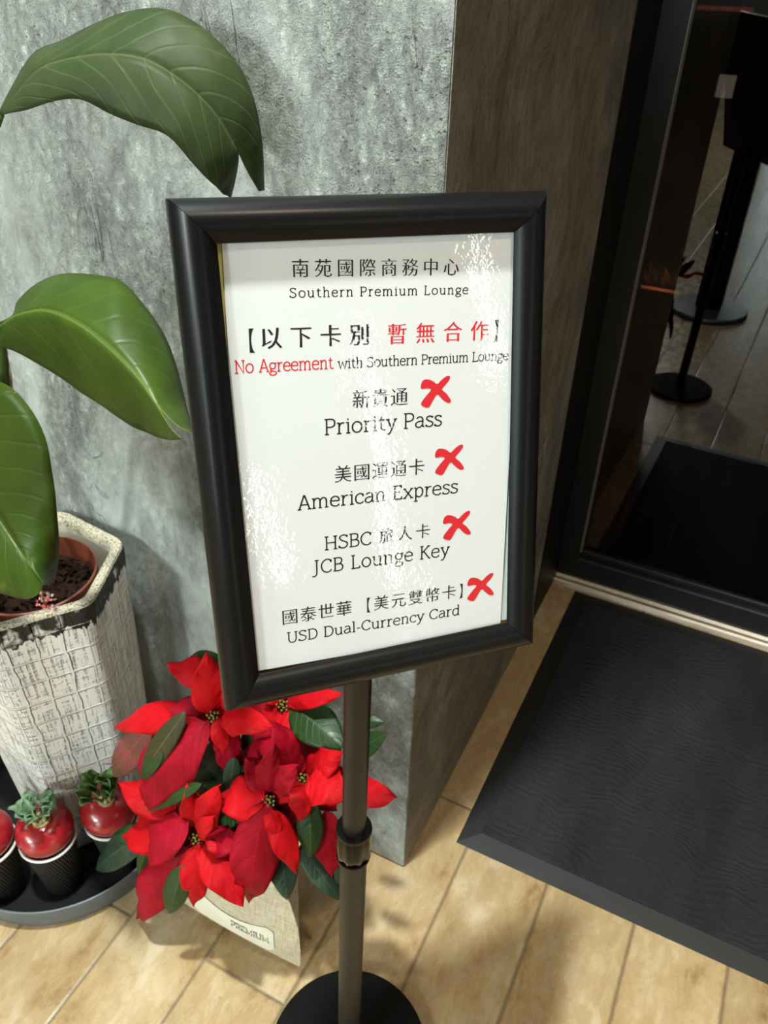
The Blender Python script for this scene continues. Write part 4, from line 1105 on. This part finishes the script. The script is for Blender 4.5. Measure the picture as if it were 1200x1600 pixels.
head((700, 245), 0.500, [
    ((690, 250), (792, 345), 0.0, -0.012, 130, RED, .10, .25, .0),
    ((720, 235), (930, 203), 0.0, 0.004, 75, RED, .08, .25, .0),
    ((690, 260), (600, 330), 0.0, -0.006, 95, RED, .10, .3, .0),
    ((690, 235), (640, 150), 0.006, 0.012, 95, RED, .10, .3, .0),
    ((680, 270), (760, 480), 0.002, -0.010, 95, CRIM, .12, .3, .2),
])
for b_px, t_px, y0, y1, wpx, mt, arch, cp, tw in [
    ((735, 245), (930, 405), 0.500, 0.480, 165, PG, .10, .2, .0),
    ((960, 300), (1085, 310), 0.540, 0.550, 60, PG, .10, .2, .0),
    ((960, 430), (1094, 350), 0.500, 0.505, 90, PG, .08, .2, .0),
    ((215, 705), (12, 857), 0.415, 0.385, 125, PG2, .10, .2, .0),
    ((225, 715), (60, 738), 0.420, 0.395, 80, PG, .10, .3, .0),
    ((217, 700), (165, 875), 0.412, 0.392, 60, PG, .10, .3, .2),
    ((330, 845), (278, 1022), 0.380, 0.360, 105, PG, .08, .2, .0),
    ((690, 740), (716, 972), 0.440, 0.405, 112, PG2, .10, .2, .0),
    ((765, 770), (912, 974), 0.450, 0.435, 90, PG2, .10, .2, .0),
    ((905, 760), (930, 960), 0.460, 0.450, 60, PG2, .10, .2, .0),
    ((800, 600), (805, 812), 0.452, 0.430, 105, PG, .10, .3, .1),
    ((335, 270), (180, 512), 0.440, 0.412, 95, PGO, .10, .2, .0),
    ((205, 325), (75, 505), 0.455, 0.440, 125, PGP, .10, .2, .0),
    ((250, 420), (175, 518), 0.415, 0.408, 60, PG, .10, .3, .2),
    ((395, 540), (195, 636), 0.415, 0.402, 62, PG, .06, .3, .0),
    ((340, 120), (470, 60), 0.500, 0.520, 110, PG, .10, .2, .0),
    ((400, 90), (355, 60), 0.500, 0.505, 18, PGO, .10, .2, .0),
    ((520, 440), (500, 570), 0.448, 0.44, 70, PG2, .10, .3, .0),
    ((470, 620), (620, 700), 0.452, 0.45, 140, PG, .10, .2, .0),
    ((460, 480), (640, 560), 0.470, 0.465, 150, PG, .10, .2, .0),
    ((440, 760), (520, 830), 0.420, 0.41, 90, PGO, .10, .2, .0),
    ((440, 470), (390, 610), 0.478, 0.465, 120, PG, .10, .2, .0),
    ((500, 380), (400, 520), 0.490, 0.480, 130, PG2, .10, .2, .0),
    ((470, 560), (420, 690), 0.450, 0.440, 120, PG, .10, .2, .0),
    ((800, 330), (900, 480), 0.520, 0.515, 150, PG, .10, .2, .0),
    ((560, 330), (700, 480), 0.490, 0.485, 150, PG, .10, .2, .0),
]:
    b_, t_ = at(*z2(b_px), y0), at(*z2(t_px), y1)
    w = wpx * 0.41667 / FPX * (b_ - Vector((0, 0, H))).dot(Vector(R[2]))
    leafblade('leaf', b_, t_, w, mt, poin, (facing_at((b_ + t_)/2) + Vector((0, 0, .3))).normalized(), arch, cp, tw, 'leaf')
MB().lathe((plc.x, plc.y, 0), [(0.034, 0.014), (0.042, 0.12), (0.044, 0.135), (0.040, 0.13), (0.02, 0.13)], 40).build('nursery_pot', plain('dark_plastic_pot', (0.03, 0.02, 0.015), 0.5), poin)

# ------------------------------------------------------------------ things seen in or through the dark glass
post = tag(empty('stanchion_post', (-0.253, -0.36, 0)), 'black square post on a round base, mirrored in the dark glass door', 'post')
MB().lathe((-0.253, -0.36, 0), [(0.138, 0), (0.142, 0.003), (0.142, 0.012), (0.136, 0.018), (0.05, 0.020)], 72).build('base', plain('grey_base_plate', (0.05, 0.05, 0.055), 0.3), post, autosmooth=40)
MB().box((-0.298, -0.39, 0.019), (-0.208, -0.33, 0.80), 0.004).build('column', M['black_metal'], post, smooth=False)

box_o = tag(empty('lit_planter_box', at(1033, 450, 2.3)), 'small dark planter box with orange lit front edge behind the glass door', 'planter')
a0, a1 = at(1002, 446, 2.3), at(1062, 456, 2.3)
MB().box((a0.x, 2.305, a0.z - 0.10), (a1.x, 2.42, a0.z), 0.004).build('box', M['stile_black'], box_o, smooth=False)
MB().box((a0.x, 2.299, a0.z - 0.006), (a1.x, 2.3045, a0.z)).build('light_edge', mat_emit('orange_light_edge', (1.0, 0.42, 0.2), 2.2), box_o, smooth=False)
m = MB()
for i in range(26):
    p = Vector((RNG.uniform(a0.x + .01, a1.x - .01), RNG.uniform(2.32, 2.40), a0.z))
    sprout_leaf(m, p, Vector((RNG.uniform(-.5, .5), RNG.uniform(-.5, .5), 1)), RNG.uniform(.04, .085), .010, Vector((0.3, -1, 0.1)))
o = m.build('foliage', plain('warm_lit_foliage', (0.10, 0.09, 0.02), 0.5), box_o); o['kind'] = 'stuff'
li = bpy.data.lights.new('planter_light', 'POINT'); li.energy = 0.6; li.color = (1, .5, .25); li.shadow_soft_size = .02
lo = bpy.data.objects.new('planter_light', li); COL.objects.link(lo); lo.location = ((a0.x + a1.x)/2, 2.27, a0.z + 0.02)
b0, b1 = at(1085, 8, 3.2), at(1178, 14, 3.2)
strip = tag(MB().box((b0.x, 3.2, b0.z - 0.012), (b1.x, 3.215, b0.z)).build('light_strip', mat_emit('orange_light_strip', (1.0, 0.28, 0.14), 1.6), smooth=False, loc=((b0.x + b1.x)/2, 3.2, b0.z)), 'dim orange light strip high behind the dark glass door', 'light')

p0 = at(1133, 138, 3.3)  # glowing panel added behind the glass, in place of a bright reflection
tag(MB().box((p0.x - 0.028, 3.3, p0.z - 0.03), (p0.x + 0.028, 3.312, p0.z + 0.04), 0.002).build('reflection_panel', mat_emit('pale_reflection_glow', (0.85, 0.88, 0.75), 2.6), smooth=False, loc=p0), 'tiny pale glowing panel added behind the dark glass door as a bright reflection', 'light')
